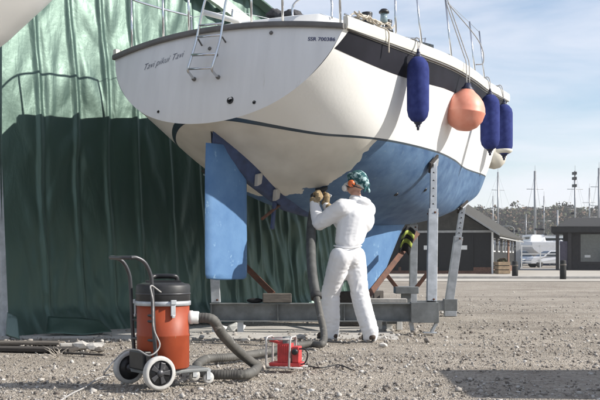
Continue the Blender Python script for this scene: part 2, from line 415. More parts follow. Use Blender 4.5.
# wooded hillside: leaf clumps of many crowns as one mass
def leaf_cloud(centres, radii, per, size):
    c = np.repeat(np.asarray(centres), per, 0); r = np.repeat(np.asarray(radii), per, 0)
    n = len(c); d = rng.normal(size=(n, 3)); d /= np.linalg.norm(d, axis=1)[:, None]
    p = c + d * r * (rng.random((n, 1)) ** .62)
    u = rng.normal(size=(n, 3)); u /= np.linalg.norm(u, axis=1)[:, None]
    v = np.cross(u, rng.normal(size=(n, 3))); v /= np.linalg.norm(v, axis=1)[:, None]
    s = (size * (.6 + .8 * rng.random((n, 1))))
    q = np.stack([p - u * s - v * s * .6, p + u * s - v * s * .6, p + u * s + v * s * .6, p - u * s + v * s * .6], 1).reshape(-1, 3)
    return q
def raw_quads(name, q, m):
    n = len(q) // 4; me = bpy.data.meshes.new(name)
    me.vertices.add(len(q)); me.vertices.foreach_set('co', q.ravel().astype(np.float32))
    me.loops.add(len(q)); me.loops.foreach_set('vertex_index', np.arange(len(q), dtype=np.int32))
    me.polygons.add(n); me.polygons.foreach_set('loop_start', np.arange(0, len(q), 4, dtype=np.int32))
    me.update(); me.validate(); me.materials.append(m); o = bpy.data.objects.new(name, me); COL.objects.link(o); return o
cs = []; rs = []
for i in range(2300):
    y = random.uniform(312, 440); x = random.uniform(-20, 190) * y / 380
    r = random.uniform(1.2, 3.2) * (1.35 if random.random() < .06 else 1); cs.append((x, y, hill_h(x, y) + r * .6)); rs.append((r, r, r * random.uniform(.8, 1.3)))
wd = raw_quads('woodland', leaf_cloud(cs, rs, 170, .52), m_leaf); tag(wd, 'distant bare brown woodland covering the hill behind the masts', 'woodland', kind='stuff')
# gravel stones
def ico():
    b = bmesh.new(); bmesh.ops.create_icosphere(b, subdivisions=1, radius=1); v = np.array([q.co[:] for q in b.verts]); f = np.array([[q.index for q in p.verts] for p in b.faces]); b.free(); return v, f
IV, IF = ico()
def stones(name, pos, size, m):
    n = len(pos); nv = len(IV)
    ang = rng.random(n) * 6.283; sc = size[:, None] * (.55 + .9 * rng.random((n, 3))); sc[:, 2] *= .7
    v = IV[None] * (1 + .9 * (rng.random((n, nv, 1)) - .5)) * sc[:, None]
    c, s = np.cos(ang)[:, None], np.sin(ang)[:, None]
    x = v[..., 0] * c - v[..., 1] * s; y = v[..., 0] * s + v[..., 1] * c
    v = np.stack([x, y, v[..., 2]], -1) + pos[:, None]
    f = (IF[None] + (np.arange(n) * nv)[:, None, None]).reshape(-1, 3)
    me = bpy.data.meshes.new(name); me.vertices.add(n * nv); me.vertices.foreach_set('co', v.ravel().astype(np.float32))
    me.loops.add(f.size); me.loops.foreach_set('vertex_index', f.ravel().astype(np.int32))
    me.polygons.add(len(f)); me.polygons.foreach_set('loop_start', np.arange(0, f.size, 3, dtype=np.int32))
    me.update(); me.validate(); me.materials.append(m); o = bpy.data.objects.new(name, me); COL.objects.link(o); return o
n = 52000
d = 4.5 * (28 / 4.5) ** (rng.random(n) ** 1.25)
x = (rng.random(n) * 2 - 1) * .42 * d
size = np.exp(rng.normal(-5.25, .5, n)); size = np.clip(size, .003, .019) * (1 + .02 * d)
# patchy cover
keep = np.array([fnoise(a, b, .8) + .5 * fnoise(a, b, 2.3) for a, b in zip(x, d)]) + rng.random(n) * .9 > .18
pos = np.stack([x, d, size * .12 - .008], 1)[keep]
st = stones('gravel', pos, size[keep], m_stone); tag(st, 'loose grey and buff stones scattered over the gravel yard', 'gravel', kind='stuff')

# ================================================================== YACHT
BO = Vector((-.84, 11.4, 0)); BTH = math.atan2(.836, .548)
BM = Matrix.Translation(BO) @ Matrix.Rotation(BTH, 4, 'Z'); BI = BM.inverted()
def pix_on_plane(px, py, b):
    "boat-local point seen at a pixel on the fore-aft plane at offset b from the centreline"
    r = (P(px, py, 10) - Vector((0, 0, EYE))); o = Vector((0, 0, EYE))
    lo, ld = BI @ o, BI.to_3x3() @ r
    t = (-b - lo.y) / ld.y
    return lo + ld * t
RAKE = .33
S0 = [(-RAKE * (3.2 - z), b, z) for b, z in ((1.54, 3.2), (1.42, 2.92), (1.23, 2.70), (.98, 2.52), (.70, 2.40), (.36, 2.325), (0, 2.30))]
def st_(a, *bz): return [(a, b, z) for b, z in bz]
STN = [S0,
       st_(1.2, (1.54, 3.2), (1.47, 2.75), (1.34, 2.3), (1.15, 2.02), (.85, 1.79), (.45, 1.62), (0, 1.53)),
       st_(2.6, (1.45, 3.22), (1.37, 2.75), (1.25, 2.3), (1.09, 1.92), (.8, 1.62), (.4, 1.42), (0, 1.32)),
       st_(3.9, (1.18, 3.26), (1.08, 2.8), (.95, 2.35), (.80, 1.94), (.60, 1.62), (.3, 1.42), (0, 1.33)),
       st_(5.3, (.75, 3.36), (.62, 2.9), (.50, 2.45), (.40, 2.06), (.3, 1.77), (.15, 1.57), (0, 1.50)),
       st_(6.55, (.40, 3.46), (.33, 3.0), (.26, 2.6), (.19, 2.28), (.12, 2.05), (.06, 1.90), (0, 1.83)),
       [(7.9, .03, 3.56), (7.72, .025, 3.2), (7.52, .02, 2.88), (7.33, .02, 2.62), (7.15, .02, 2.40), (7.0, .015, 2.22), (6.9, 0, 2.10)]]
def cr(p0, p1, p2, p3, t): return .5 * ((2 * p1) + (p2 - p0) * t + (2 * p0 - 5 * p1 + 4 * p2 - p3) * t * t + (3 * p1 - p0 - 3 * p2 + p3) * t ** 3)
A = np.array(STN)
mir = A[:, -2:-1] * np.array([1, -1, 1])
A = np.concatenate([2 * A[:, :1] - A[:, 1:2], A, mir], 1)
A = np.concatenate([2 * A[:1] - A[1:2], A, 2 * A[-1:] - A[-2:-1]], 0)
def hp(u, v):
    "hull surface: u 0..6 stern to bow, v 0..6 deck edge to keel -> (a, b, z)"
    i = min(int(u), 5); t = u - i; j = min(int(v), 5); s = v - j
    q = [cr(*[A[i + k, j + l] for l in range(4)], s) for k in range(4)]
    return cr(*q, t)
def LB(p, side=1): return Vector((p[0], -p[1] * side, p[2]))
def hull_b(a, z):
    "half breadth of the hull at (a, z), also returns (u, v)"
    best = None
    u = 3.0; v = 2.0
    for _ in range(60):
        p = hp(u, v); du = (hp(min(u + .01, 6), v) - p) / .01 if u < 5.98 else (p - hp(u - .01, v)) / .01
        dv = (hp(u, min(v + .01, 6)) - p) / .01 if v < 5.98 else (p - hp(u, v - .01)) / .01
        J = np.array([[du[0], dv[0]], [du[2], dv[2]]]); e = np.array([a - p[0], z - p[2]])
        try: dlt = np.linalg.solve(J, e)
        except np.linalg.LinAlgError: break
        u = min(6, max(0, u + .7 * dlt[0])); v = min(6, max(0, v + .7 * dlt[1]))
    p = hp(u, v); return p[1], u, v
def hull_normal(u, v):
    e = .02; u0, u1 = max(0, u - e), min(6, u + e); v0, v1 = max(0, v - e), min(6, v + e)
    n = np.cross(hp(u1, v) - hp(u0, v), hp(u, v1) - hp(u, v0)); n /= np.linalg.norm(n)
    return n if n[1] > 0 else -n

yacht = empty('sailing_yacht', BO, BTH, 'white yacht with blue antifouling propped on a steel cradle above the worker', 'yacht')
def build_hull(parent, mh, name='hull'):
    mb = MB(); nu, nv = 78, 36
    us = [6 * i / nu for i in range(nu + 1)]; vsn = [6 * j / nv for j in range(nv + 1)]
    rows = []
    for u in us:
        h = [hp(u, v) for v in vsn]
        rows.append([LB(p, 1) for p in h] + [LB(p, -1) for p in reversed(h[:-1])])
    mb.grid(rows)
    o = mb.build(name, mh, parent, recalc=False)
    return o
build_hull(yacht, m_hull)
def tr_a(b, z):
    return -RAKE * (3.2 - z) - .14 * max(0, 1 - (b / 1.54) ** 2) * min(1, max(0, (z - 2.25) / .5))
def camber(b, B=1.54, h=.12): return h * max(0, 1 - (b / B) ** 2)
# transom: rounded cap between the two quarters
edge = [hp(0, 6 * j / 40) for j in range(41)]
rows = []
M_ = 28
for j, e in enumerate(edge):
    B = e[1]; row = []
    for k in range(M_ + 1):
        s = -1 + 2 * k / M_; b = B * s
        z = e[2] + camber(b) * max(0, (1 - j / 14)) ** 1.0 if j < 14 else e[2]
        fall = min(1, B / .5)
        a = -RAKE * (3.2 - e[2]) - .14 * (1 - s * s) * (B / 1.54) ** 2
        row.append(Vector((a, -b, z)))
    rows.append(row)
tr_rows = rows
transom = MB().grid(rows, flip=True).build('transom', m_transom, yacht, recalc=False)
def on_transom(b, z, off=.003):
    "boat-local point on the transom surface"
    z0 = z
    for _ in range(12):
        zz = z0
        # invert the camber
        j = np.interp(-zz, [-e[2] for e in edge], range(41))
        c = camber(b) * max(0, 1 - j / 14)
        z0 = z0 + .5 * ((z - c) - z0)
    B = np.interp(-z0, [-e[2] for e in edge], [e[1] for e in edge]); s = min(1, abs(b) / max(B, .01))
    a = -RAKE * (3.2 - z0) - .14 * (1 - s * s) * (B / 1.54) ** 2
    return Vector((a - off, -b, z))
# lettering on the transom
m_letter = mat('blue_grey_lettering', (.13, .145, .19), .5, var=.1)
m_letter2 = mat('dark_blue_lettering', (.03, .04, .12), .5, var=.1)
def letter(s, size, shear, b0, z0, b1, z1, m, thin=0):
    v, f = text_mesh(s, size, shear, thin); wd_ = max(q.x for q in v); mb = MB(); o = []
    for q in v:
        t = q.x / wd_; b = b0 + (b1 - b0) * t
        o.append(on_transom(b, z0 + (z1 - z0) * t + q.y, .004))
    mb.add(o, f, False); return mb.build('lettering', m, transom, recalc=False)
letter('Tavi pikui Tavi', .10, .38, -.98, 2.965, -.36, 3.055, m_letter, -.0008)
letter('SSR 700386', .052, 0, 1.165, 3.07, 1.46, 3.04, m_letter2, .001)
# holes, exhaust and small fittings
for b, z, r in ((.324, 2.52, .040), (.62, 2.475, .019), (-.66, 2.475, .016)):
    c = on_transom(b, z, 0); MB().lathe([(r * .7, -.004), (r * .72, .006), (r, .006), (r, -.01)], c, (-1, 0, .33), 20).build('skin_fitting', m_rubber, transom)
    MB().lathe([(.001, .002), (r * .74, .002)], c, (-1, 0, .33), 20).build('skin_fitting', m_black, transom)
for b, z in ((.09, 3.02), (.74, 3.19), (-.01, 3.10)):
    c = on_transom(b, z, 0); MB().lathe([(.02, -.01), (.02, .012), (.012, .018), (.001, .018)], c, (-1, 0, .33), 12).build('skin_fitting', m_rub, transom)
# rubbing strake across the transom head
top = tr_rows[0]
pth = [p + Vector((-.012, 0, -.012)) for p in top]
def strake(path, out, hgt, name, m, outv=None):
    mb = MB(); rows = []
    for i, p in enumerate(path):
        t = (path[min(i + 1, len(path) - 1)] - path[max(i - 1, 0)]).normalized()
        o = outv(i) if outv else t.cross(Vector((0, 0, 1))).normalized()
        up = Vector((0, 0, 1))
        rows.append([p - o * .02 - up * hgt / 2, p + o * out - up * hgt / 2, p + o * (out + .006) - up * hgt * .25, p + o * (out + .006) + up * hgt * .25, p + o * out + up * hgt / 2, p - o * .02 + up * hgt / 2])
    mb.grid(rows, smooth=False, wrap=True); n = 6
    mb.f.append(tuple(range(n))); mb.sm.append(False); b = len(mb.v) - n; mb.f.append(tuple(range(b, b + n))); mb.sm.append(False)
    return mb.build(name, m, yacht)
strake(pth, .03, .055, 'rubbing_strake', m_rub, lambda i: Vector((-1, 0, 0)))
# side gunwale moulding (white) with a thin dark line below it
for sd in (1, -1):
    path = []; 
    for i in range(61):
        p = hp(6 * i / 60, 0); path.append(LB(p, sd) + Vector((0, 0, .03)))
    strake(path, .025, .12, 'gunwale_moulding', m_cream, lambda i, sd=sd: Vector((.12, -sd, 0)).normalized())
    path = [LB(hp(.06 + 5.9 * i / 60, .10), sd) for i in range(61)]
    strake(path, .022, .022, 'gunwale_line', m_rub, lambda i, sd=sd: Vector((.12, -sd, 0)).normalized())
    # navy sheer stripe follows the hull side, its after end cut parallel to the transom
    rows = []
    for i in range(71):
        u = .085 + 5.85 * i / 70; row = []
        for k in range(7):
            v = .14 + float(np.interp(i, [0, 22, 70], [.66, .50, .46])) * k / 6
            uu = u + (-.012 * k if i == 0 else 0)
            p = hp(uu, v); n = hull_normal(uu, v); row.append(LB(p + n * .003, sd))
        rows.append(row)
    MB().grid(rows).build('sheer_stripe', m_navy, yacht)
# deck with camber
rows = []
for i in range(41):
    p = hp(6 * i / 40, 0); B = p[1]; row = []
    for k in range(13):
        s = -1 + k / 6; row.append(Vector((p[0] - (.14 * (1 - s * s) if i == 0 else 0), -B * s, p[2] + .005 + .12 * (1 - s * s) * min(1, B / 1.2))))
    rows.append(row)
MB().grid(rows).build('deck', m_cream, yacht)
# cockpit coaming along the after deck, then the coachroof
def coach(name, a0, a1, bf, h0, h1, m, nose=.25):
    rows = []
    n = 24
    for i in range(n + 1):
        t = i / n; a = a0 + (a1 - a0) * t; b = bf(a); zz = np.interp(a, [0, 2.6, 5.3, 7.9], [3.2, 3.22, 3.36, 3.56]); h = h0 + (h1 - h0) * t
        e = min(1, math.sin(math.pi / 2 * min(1, t / .06))) * min(1, math.sin(math.pi / 2 * min(1, (1 - t) / nose)) + .05); h = h * e
        row = []
        for q in ((-1, -.03), (-.99, .3), (-.96, .75), (-.88, .97), (-.6, 1.08), (0, 1.16), (.6, 1.08), (.88, .97), (.96, .75), (.99, .3), (1, -.03)):
            row.append(Vector((a, -b * q[0], zz + .03 + h * q[1])))
        rows.append(row)
    mb = MB().grid(rows); k = 11
    mb.f.append(tuple(range(k))); mb.sm.append(False); b = len(mb.v) - k; mb.f.append(tuple(range(b, b + k))); mb.sm.append(False)
    return mb.build(name, m, yacht)
coach('cockpit_coaming', .12, 2.2, lambda a: 1.22, .20, .24, m_white, .02)
cr_ = coach('coachroof', 2.15, 5.9, lambda a: np.interp(a, [2.2, 4, 5.9], [1.12, .82, .30]), .34, .20, m_white, .2)
for sd in (1, -1):
    for a in (2.7, 3.5, 4.3):
        b = np.interp(a, [2.2, 4, 5.9], [1.12, .82, .30]); c = Vector((a, -sd * (b * .985), 3.44 + .02 * a))
        MB().box(c, (.5, .02, .11), Matrix.Rotation(sd * -.16, 3, 'Z')).build('cabin_window', m_glass, cr_, bevel=.008)
# skeg
def plate(name, prof, m, tt, tb, parent=None, zt=None, zb=None):
    "vertical foil on the centreline; prof = list of (a_aft, a_fore, z), thickness from tt at top to tb at bottom"
    mb = MB(); rows = []
    zt = prof[0][2]; zb = prof[-1][2]
    for a0, a1, z in prof:
        th = tb + (tt - tb) * (z - zb) / (zt - zb); row = []
        sh = [(0, .02), (.15, .55), (.4, .95), (.65, 1), (.85, .75), (.96, .4), (1, 0), (.96, -.4), (.85, -.75), (.65, -1), (.4, -.95), (.15, -.55), (0, -.02)]
        for f, y in sh: row.append(Vector((a0 + (a1 - a0) * f, th / 2 * y, z)))
        rows.append(row)
    mb.grid(rows, wrap=True); n = 13
    mb.f.append(tuple(range(n))); mb.sm.append(False); b = len(mb.v) - n; mb.f.append(tuple(range(b, b + n))); mb.sm.append(False)
    return mb.build(name, m, parent or yacht)
rudder = plate('rudder', [(-.27, .40, 2.10), (-.28, .43, 1.9), (-.285, .455, 1.74), (-.285, .462, 1.4), (-.285, .464, .9), (-.28, .463, .72), (-.26, .45, .675), (-.1, .40, .655)], m_keel, .085, .06)
# skeg: deep fairing that fills between hull bottom and its straight lower edge
mb = MB(); rows = []
for i in range(25):
    t = i / 24; a = -.17 + 2.23 * t; zh = np.interp(a, [-.3, 0, .45, 1.2, 1.7, 2.2], [2.31, 2.13, 1.90, 1.56, 1.47, 1.39]) + .03
    zb = np.interp(a, [-.24, .46, 1.22, 1.7, 2.06], [2.12, 1.735, 1.445, 1.385, 1.375]); zb = min(zb, zh - .02)
    w_ = .19 * math.sin(math.pi * min(1, t * 2.4 + .06) / 2) * min(1, (1 - t) * 5 + .1)
    row = []
    for y, q in ((1, 0), (.62, .35), (.38, .8), (.22, 1), (-.22, 1), (-.38, .8), (-.62, .35), (-1, 0)):
        row.append(Vector((a, w_ * y, zh + (zb - zh) * q + (.03 if q == 0 else 0))))
    rows.append(row)
mb.grid(rows); skeg = mb.build('skeg', m_antidark, yacht)
# bare filler patches on the skeg
for px, py in ((261, 179), (279, 194)):
    c = pix_on_plane(px, py, .135); mb = MB()
    mb.prism([c + Vector((-.05, 0, .05)), c + Vector((.045, 0, .075)), c + Vector((.06, .03, -.05)), c + Vector((-.02, .03, -.08))], (0, .05, 0)); mb.build('filler_patch', m_conc, skeg, bevel=.008)
# propeller shaft, bracket and propeller under the skeg
MB().tube([(1.2, 0, 1.55), (.75, 0, 1.33)], .018).build('propeller_shaft', m_rust, yacht)
mb = MB(); mb.beam((1.02, 0, 1.64), (.95, 0, 1.22), .05, .03); mb.build('shaft_bracket', m_antidark, yacht, bevel=.006)
# keel
plate('keel', [(2.30, 4.45, 1.55), (2.38, 4.12, 1.30), (2.45, 4.02, 1.2), (2.62, 3.72, .85), (2.75, 3.44, .50), (2.80, 3.40, .46)], m_keel, .30, .16)
# hull fittings below the waterline
for a, z in ((2.35, 1.66), (3.05, 1.75)):
    b, u, v = hull_b(a, z); p = hp(u, v); nn = hull_normal(u, v); q = LB(p); 
    MB().lathe([(.03, -.01), (.03, .008), (.018, .014), (.018, .002), (.001, .002)], q, (nn[0], -nn[1], nn[2]), 14).build('seacock', m_black, yacht)
# zinc-coloured patches on the starboard bottom
# stainless rails -------------------------------------------------------
def dk(a, b):
    z = np.interp(a, [0, 1.2, 2.6, 3.9, 5.3, 6.5, 7.9], [3.2, 3.2, 3.22, 3.26, 3.36, 3.46, 3.56]); return Vector((a, -b, z + .07))
def beam_at(a): return float(np.interp(a, [0, 1.2, 2.6, 3.9, 5.3, 6.55, 7.9], [1.54, 1.54, 1.44, 1.17, .74, .40, .03]))
RL = .62
def pushpit(sd):
    r = empty('pushpit'); r.parent = yacht
    tops = []
    q = [(1.25, 1.44), (.55, 1.47), (.10, 1.40), (-.02, 1.0), (-.05, .42)]
    path = [dk(1.25, sd * 1.43) + Vector((0, 0, RL))] + [Vector((a, -sd * b, 3.27 + RL)) for a, b in q[1:]]
    path = catmull(path, 8)
    if sd < 0:
        MB().tube(path, .013, 8).build('top_rail', m_steel, r)
    else:
        MB().tube([p for p in path], .013, 8).build('top_rail', m_steel, r)
    low = [p - Vector((0, 0, .30)) for p in path]
    for a, b in ((1.25, 1.43), (.12, 1.40), (-.03, .80), (-.05, .42)):
        z0 = 3.21 + camber(b) * (1 if a < .05 else 0); 
        MB().tube([(a + .02, -sd * b, z0), (a, -sd * b, 3.27 + RL)], .013, 8).build('rail_post', m_steel, r)
pushpit(-1); pushpit(1)
# stanchions with lifelines along the starboard and port side
tops = {1: [], -1: []}
for sd in (1, -1):
    tops[sd].append(Vector((1.25, -sd * 1.43, 3.27 + RL)))
    for a in (1.95, 3.05, 4.75, 5.75):
        b = beam_at(a) - .07; p = dk(a, sd * b); t = p + Vector((0, sd * .10, .82))
        s_ = MB(); s_.tube([p - Vector((0, 0, .06)), t], .0115, 8); s_.lathe([(.03, 0), (.03, .012), (.016, .05), (.014, .06)], p - Vector((0, 0, .06)), (0, 0, 1), 12)
        s_.build('stanchion', m_steel, yacht); tops[sd].append(t)
    for k in (1.0,):
        pts = []
        for i, t in enumerate(tops[sd]):
            base = t - Vector((0, 0, .78)); pts.append(base + (t - base) * k * .98)
        MB().tube(pts, .004, 5).build('lifeline', m_steel, yacht)
# stern gear: lantern, winches, rope tails, folded sprayhood
def plane_pt(px, py, a):
    r = P(px, py, 10) - Vector((0, 0, EYE)); lo, ld = BI @ Vector((0, 0, EYE)), BI.to_3x3() @ r
    t = (a - lo.x) / ld.x; return lo + ld * t
lt = plane_pt(384, 16, .9)
mb = MB(); mb.tube([(lt.x, lt.y, 3.3), (lt.x, lt.y, lt.z - .06)], .008, 8); mb.build('lamp_post', m_steel, yacht)
lamp = MB().lathe([(.03, -.07), (.04, -.06), (.036, .03), (.03, .03)], lt, (0, 0, 1), 14).build('stern_lamp', mat('smoked_lens', (.25, .33, .36), .15), yacht)
MB().lathe([(.055, .03), (.055, .05), (.03, .075), (.001, .08)], lt, (0, 0, 1), 14).build('lamp_cap', m_black, lamp)
for a, b in ((1.0, 1.22), (1.45, 1.22), (1.0, -1.22)):
    MB().lathe([(.075, 0), (.07, .02), (.05, .05), (.06, .12), (.058, .135), (.02, .145), (.001, .145)], (a, -b, 3.42), (0, 0, 1), 18).build('winch', m_black, yacht)
mb = MB()
for k in range(6):
    pts = []; c0 = Vector((.25 + .12 * random.random(), -1.47, 3.30))
    for i in range(9):
        pts.append(c0 + Vector((.09 * i + .03 * random.uniform(-1, 1), .06 * random.uniform(-1, 1), .05 + .06 * random.random())))
    mb.tube(catmull(pts, 5), .008, 6)
mb.tube(catmull([(.75, -1.50, 3.33), (.78, -1.60, 3.27), (.80, -1.595, 3.15), (.81, -1.59, 3.05)], 6), .009, 6)
mb.build('mooring_rope', m_rope, yacht)
# wood block (cleat) at the quarter
mb = MB(); mb.tube([(.16, -1.44, 3.35), (.46, -1.45, 3.35)], [.012, .012], 8); mb.box((.31, -1.445, 3.31), (.08, .03, .07)); mb.build('cleat', m_steel, yacht)
# folded canvas and fittings seen over the after deck
mb = MB()
for k in range(9): q = plane_pt(272 + 3.4 * k, 17 - 2.5 * math.sin(k * 1.3) - 1.5, .45); mb.ell(q, (.10, .055 + .01 * (k % 3), .035 + .012 * (k % 2)), 12, 8)
remesh(mb, 'folded_canvas', mat('dark_grey_canvas', (.05, .05, .055), .9, var=.4, vs=30), yacht, .012, 3, lambda c: .012 * noise.noise(c * 30))
mb = MB(); mb.tube(catmull([(.3, -.72, 3.36), (.32, -.72, 3.58), (.35, -.95, 3.66), (.35, -1.15, 3.60), (.3, -1.2, 3.36)], 8), .012, 8); mb.build('grab_rail', m_steel, yacht)
# bathing ladder folded against the transom
lad = empty('bathing_ladder'); lad.parent = yacht
def tp(px, py, off):
    "ladder pixel to boat-local point just aft of the transom"
    p = plane_pt(px, py, -.25)
    for _ in range(6):
        q = on_transom(-p.y, min(3.2, max(2.4, p.z)), 0); p = plane_pt(px, py, (q.x if p.z < 3.3 else on_transom(-p.y, 3.25, 0).x + .0) - off)
    return p
lr = [tp(207, -6, .10), tp(203, 8, .12), tp(197, 37, .13), tp(192, 55, .14), tp(188, 69, .15), tp(190, 74, .10), tp(194, 79, .01)]
rr = [tp(228, -6, .10), tp(225, 6, .12), tp(221, 35, .13), tp(216, 54, .14), tp(212, 68, .15), tp(214, 73, .10), tp(218, 77, .01)]
for q in (lr, rr):
    s_ = MB().tube(catmull(q, 6), .0135, 8).build('side_rail', m_steel, lad)
    MB().lathe([(.018, -.02), (.024, 0), (.02, .02)], q[-1], (1, 0, 0), 12).build('rubber_foot', m_rub, s_)
for i, f in ((1, .6), (2, .0), (3, .0), (4, .0)):
    p, q = lr[i].lerp(lr[i + 1], f), rr[i].lerp(rr[i + 1], f)
    MB().tube([p, q], .012 if i != 3 else .016, 8).build('rung', m_steel, lad)
for q in (lr[2], rr[2]):
    e = on_transom(-q.y - .03, min(3.15, q.z - .05), 0); MB().tube([q, e], .009, 8).build('bracket', m_rub, lad)
# propped boat hook and spar over the port quarter
sp_ = MB().tube([plane_pt(203, 12, .1), plane_pt(222, 17, .12), plane_pt(240, 22, .15)], .03, 10).build('stowed_spar', m_whitep, yacht)

# ================================================================== FENDERS
def fender(kind, px, ytop, ybot, width_px, tie_px, tie_py, label, group, extra=None):
    # hangs clear of the hull side: find the depth from the gunwale above it
    a = None
    best = (1e9, 0)
    for i in range(400):
        u = 6 * i / 400; p = BM @ LB(hp(u, 0)); x = 300 + F * p.x / p.y
        if abs(x - tie_px) < best[0]: best = (abs(x - tie_px), u)
    u = best[1]; gl = hp(u, 0); n = hull_normal(u, .3); n = np.array([n[0], n[1], 0]); n /= np.linalg.norm(n)
    gw = BM @ LB(gl + n * .05 + np.array([0, 0, .02])); dd = gw.y; s = F / dd
    r = width_px / 2 / s
    c = P(px, (ytop + ybot) / 2, dd - .12); Lh = (ybot - ytop) / s
    # push out so that the body touches and does not enter the hull
    ax = c.copy()
    t = empty('fender', (ax.x, ax.y, ax.z), 0, label, 'fender', group)
    return t, r, Lh, gw, s, ax, u
def long_fender(px, ytop, ybot, w_, tie, label):
    t, r, Lh, gw, s, c, u = fender('long', px, ytop, ybot, w_, *tie, label, 'blue fenders hung from the yacht rail')
    h = Lh / 2
    pr = [(.001, -h + .05), (r * .35, -h + .055), (r * .62, -h + .075), (r * .88, -h + .12), (r, -h + .19), (r * 1.01, 0), (r, h - .19), (r * .9, h - .13), (r * .62, h - .08), (r * .4, h - .06), (.001, h - .055)]
    MB().lathe(pr, (0, 0, 0), (0, 0, 1), 26).build('fender_body', m_blue, t)
    for sg in (1, -1):
        e = MB(); e.lathe([(r * .42, sg * (h - .075)), (r * .36, sg * (h - .045)), (r * .22, sg * (h - .03)), (r * .2, sg * (h - .005)), (.001, sg * h)], (0, 0, 0), (0, 0, 1), 16)
        e.lathe([(.03, -.012), (.034, 0), (.03, .012), (.012, .012), (.012, -.012)], (0, 0, sg * (h + .0)), (1, 0, 0), 14); e.build('eye_end', m_navyrub, t)
    return t, h, gw, c, r
R1 = long_fender(418, 52, 127, 22, (413, 47), 'blue cylindrical fender nearest the stern, hanging alone left of the orange buoy')
R2 = long_fender(490, 91, 153, 19, (484, 88), 'blue cylindrical fender just right of the orange buoy')
R3 = long_fender(504, 101, 158, 17, (497, 97), 'blue cylindrical fender farthest forward at the bow with a pale band')
def rope_to(t, h, c, pts, m=m_grey_rope, name='rope', r=.007):
    MB().tube(catmull([(0, 0, h)] + [tuple(Vector(p) - c) for p in pts], 6), r, 7).build(name, m, t)
INB = BM.to_3x3() @ Vector((0, 1, 0))
for (t, h, gw, c, r) in (R1, R2, R3):
    rope_to(t, h, c, [gw + Vector((.0, -.01, .06)), gw + INB * .08 + Vector((0, 0, .10)), gw + INB * .16 + Vector((0, 0, .05))])
    rope_to(t, h, c, [gw + Vector((.03, -.01, .055)), gw + INB * .07 + Vector((.05, 0, .11)), gw + INB * .16 + Vector((.06, 0, .05))])
t, h, gw, c, r = R3
MB().lathe([(r * .70, -h + .075), (r * .95, -h + .10), (r * .98, -h + .125), (r * .94, -h + .14)], (0, 0, 0), (0, 0, 1), 20).build('pale_band', m_cream, t)
# orange ball buoy
t, r, Lh, gw, s, c, u = fender('ball', 465, 84, 133, 40, 462, 73, 'round orange buoy fender hanging between the blue fenders', None)
t.name = 'buoy_fender'; del_ = t
h = .30; rb = r
pr = [(.001, -rb * .96), (rb * .34, -rb * .92), (rb * .66, -rb * .74), (rb * .9, -rb * .42), (rb * 1.0, -.06 * rb), (rb * 1.015, -.03 * rb), (rb * 1.0, rb * .0), (rb * .97, rb * .22), (rb * .86, rb * .52), (rb * .64, rb * .80), (rb * .40, rb * 1.0), (rb * .27, rb * 1.14), (.001, rb * 1.16)]
MB().lathe(pr, (0, 0, -.04), Vector((.10, 0, 1)), 36).build('buoy_body', m_orange, t)
mb = MB(); mb.lathe([(rb * .32, rb * 1.02), (rb * .30, rb * 1.16), (rb * .2, rb * 1.26), (rb * .14, rb * 1.42), (.001, rb * 1.43)], (0, 0, -.04), Vector((.10, 0, 1)), 18).build('neck_ring', m_navyrub, t)
top_ = rb * 1.4 - .04
q = BI @ gw
st_top = BM @ tops[1][2]
for off, e in ((0, .0), (.035, .03)):
    MB().tube(catmull([tuple(Vector((.02 + off, 0, top_))), tuple(gw + Vector((off, -.03, .06)) - c), tuple(gw + Vector((-.04 + off, .02, .22)) - c), tuple(st_top + Vector((off * .6, 0, -.02 + e)) - c)], 8), .007, 7).build('rope', m_grey_rope, t)
MB().tube(catmull([tuple(st_top + Vector((.03, 0, -.05)) - c), tuple(gw + Vector((.16, .02, .35)) - c), tuple(gw + Vector((.22, 0, .08)) - c), tuple(gw + Vector((.12, -.02, .04)) - c)], 8), .007, 7).build('rope', m_grey_rope, t)

t, r, Lh, gw, s, c, u = fender('ball', 494, 143, 170, 25, 503, 97, 'cream round fender hanging low behind the two forward blue fenders', None)
t.location = P(494, 157, gw.y + .25); c = t.location.copy()
MB().lathe([(.001, -r), (r * .5, -r * .87), (r * .87, -r * .5), (r, 0), (r * .87, r * .5), (r * .5, r * .9), (r * .25, r * 1.15), (.001, r * 1.2)], (0, 0, 0), (0, 0, 1), 24).build('fender_body', m_cream, t)
MB().tube([(0, 0, r * 1.15), tuple(gw + INB * .05 - c)], .007, 6).build('rope', m_grey_rope, t)

# ================================================================== CRADLE
cd = 12.6; cs_ = F / cd
cradle = empty('boat_cradle', P(330, 257 + .9 * cs_, cd), 0, 'grey steel boat cradle with upright props holding up the yacht', 'boat cradle'); cro = cradle.location.copy()
def CP(px, py, d=cd): return P(px, py, d) - cro
x0, x1 = CP(210, 300).x, CP(412, 300).x
# the long channel beam: web, top and bottom flange
mb = MB(); zc0, zc1 = CP(0, 321.5).z, CP(0, 303).z
xm = (x0 + x1) / 2; lx = x1 - x0; hz = zc1 - zc0
mb.box((xm, .03, (zc0 + zc1) / 2), (lx, .012, hz - .02)); mb.box((xm, -.012, zc1 - .006), (lx, .10, .012)); mb.box((xm, -.012, zc0 + .006), (lx, .10, .012))
for k in range(4): mb.box((x0 + .02 + (lx - .04) * k / 3, -.004, (zc0 + zc1) / 2), (.01, .06, hz - .026))
mb.build('cross_beam', m_greysteel, cradle, bevel=.003)
mb = MB(); xa, xb = CP(410, 0).x + .004, CP(438, 0).x; mb.box(((xa + xb) / 2, -.02, (zc0 + zc1) / 2), (xb - xa, .16, hz + .02)); mb.build('end_sleeve', m_greysteel, cradle, bevel=.004)
mb = MB(); mb.beam((xb - .02, -.02, zc0 - .008), (xb - .08, -.02, .012), .10, .03); mb.box((xb - .10, -.02, .006), (.16, .14, .012)); mb.build('beam_foot', m_galv, cradle, bevel=.003)
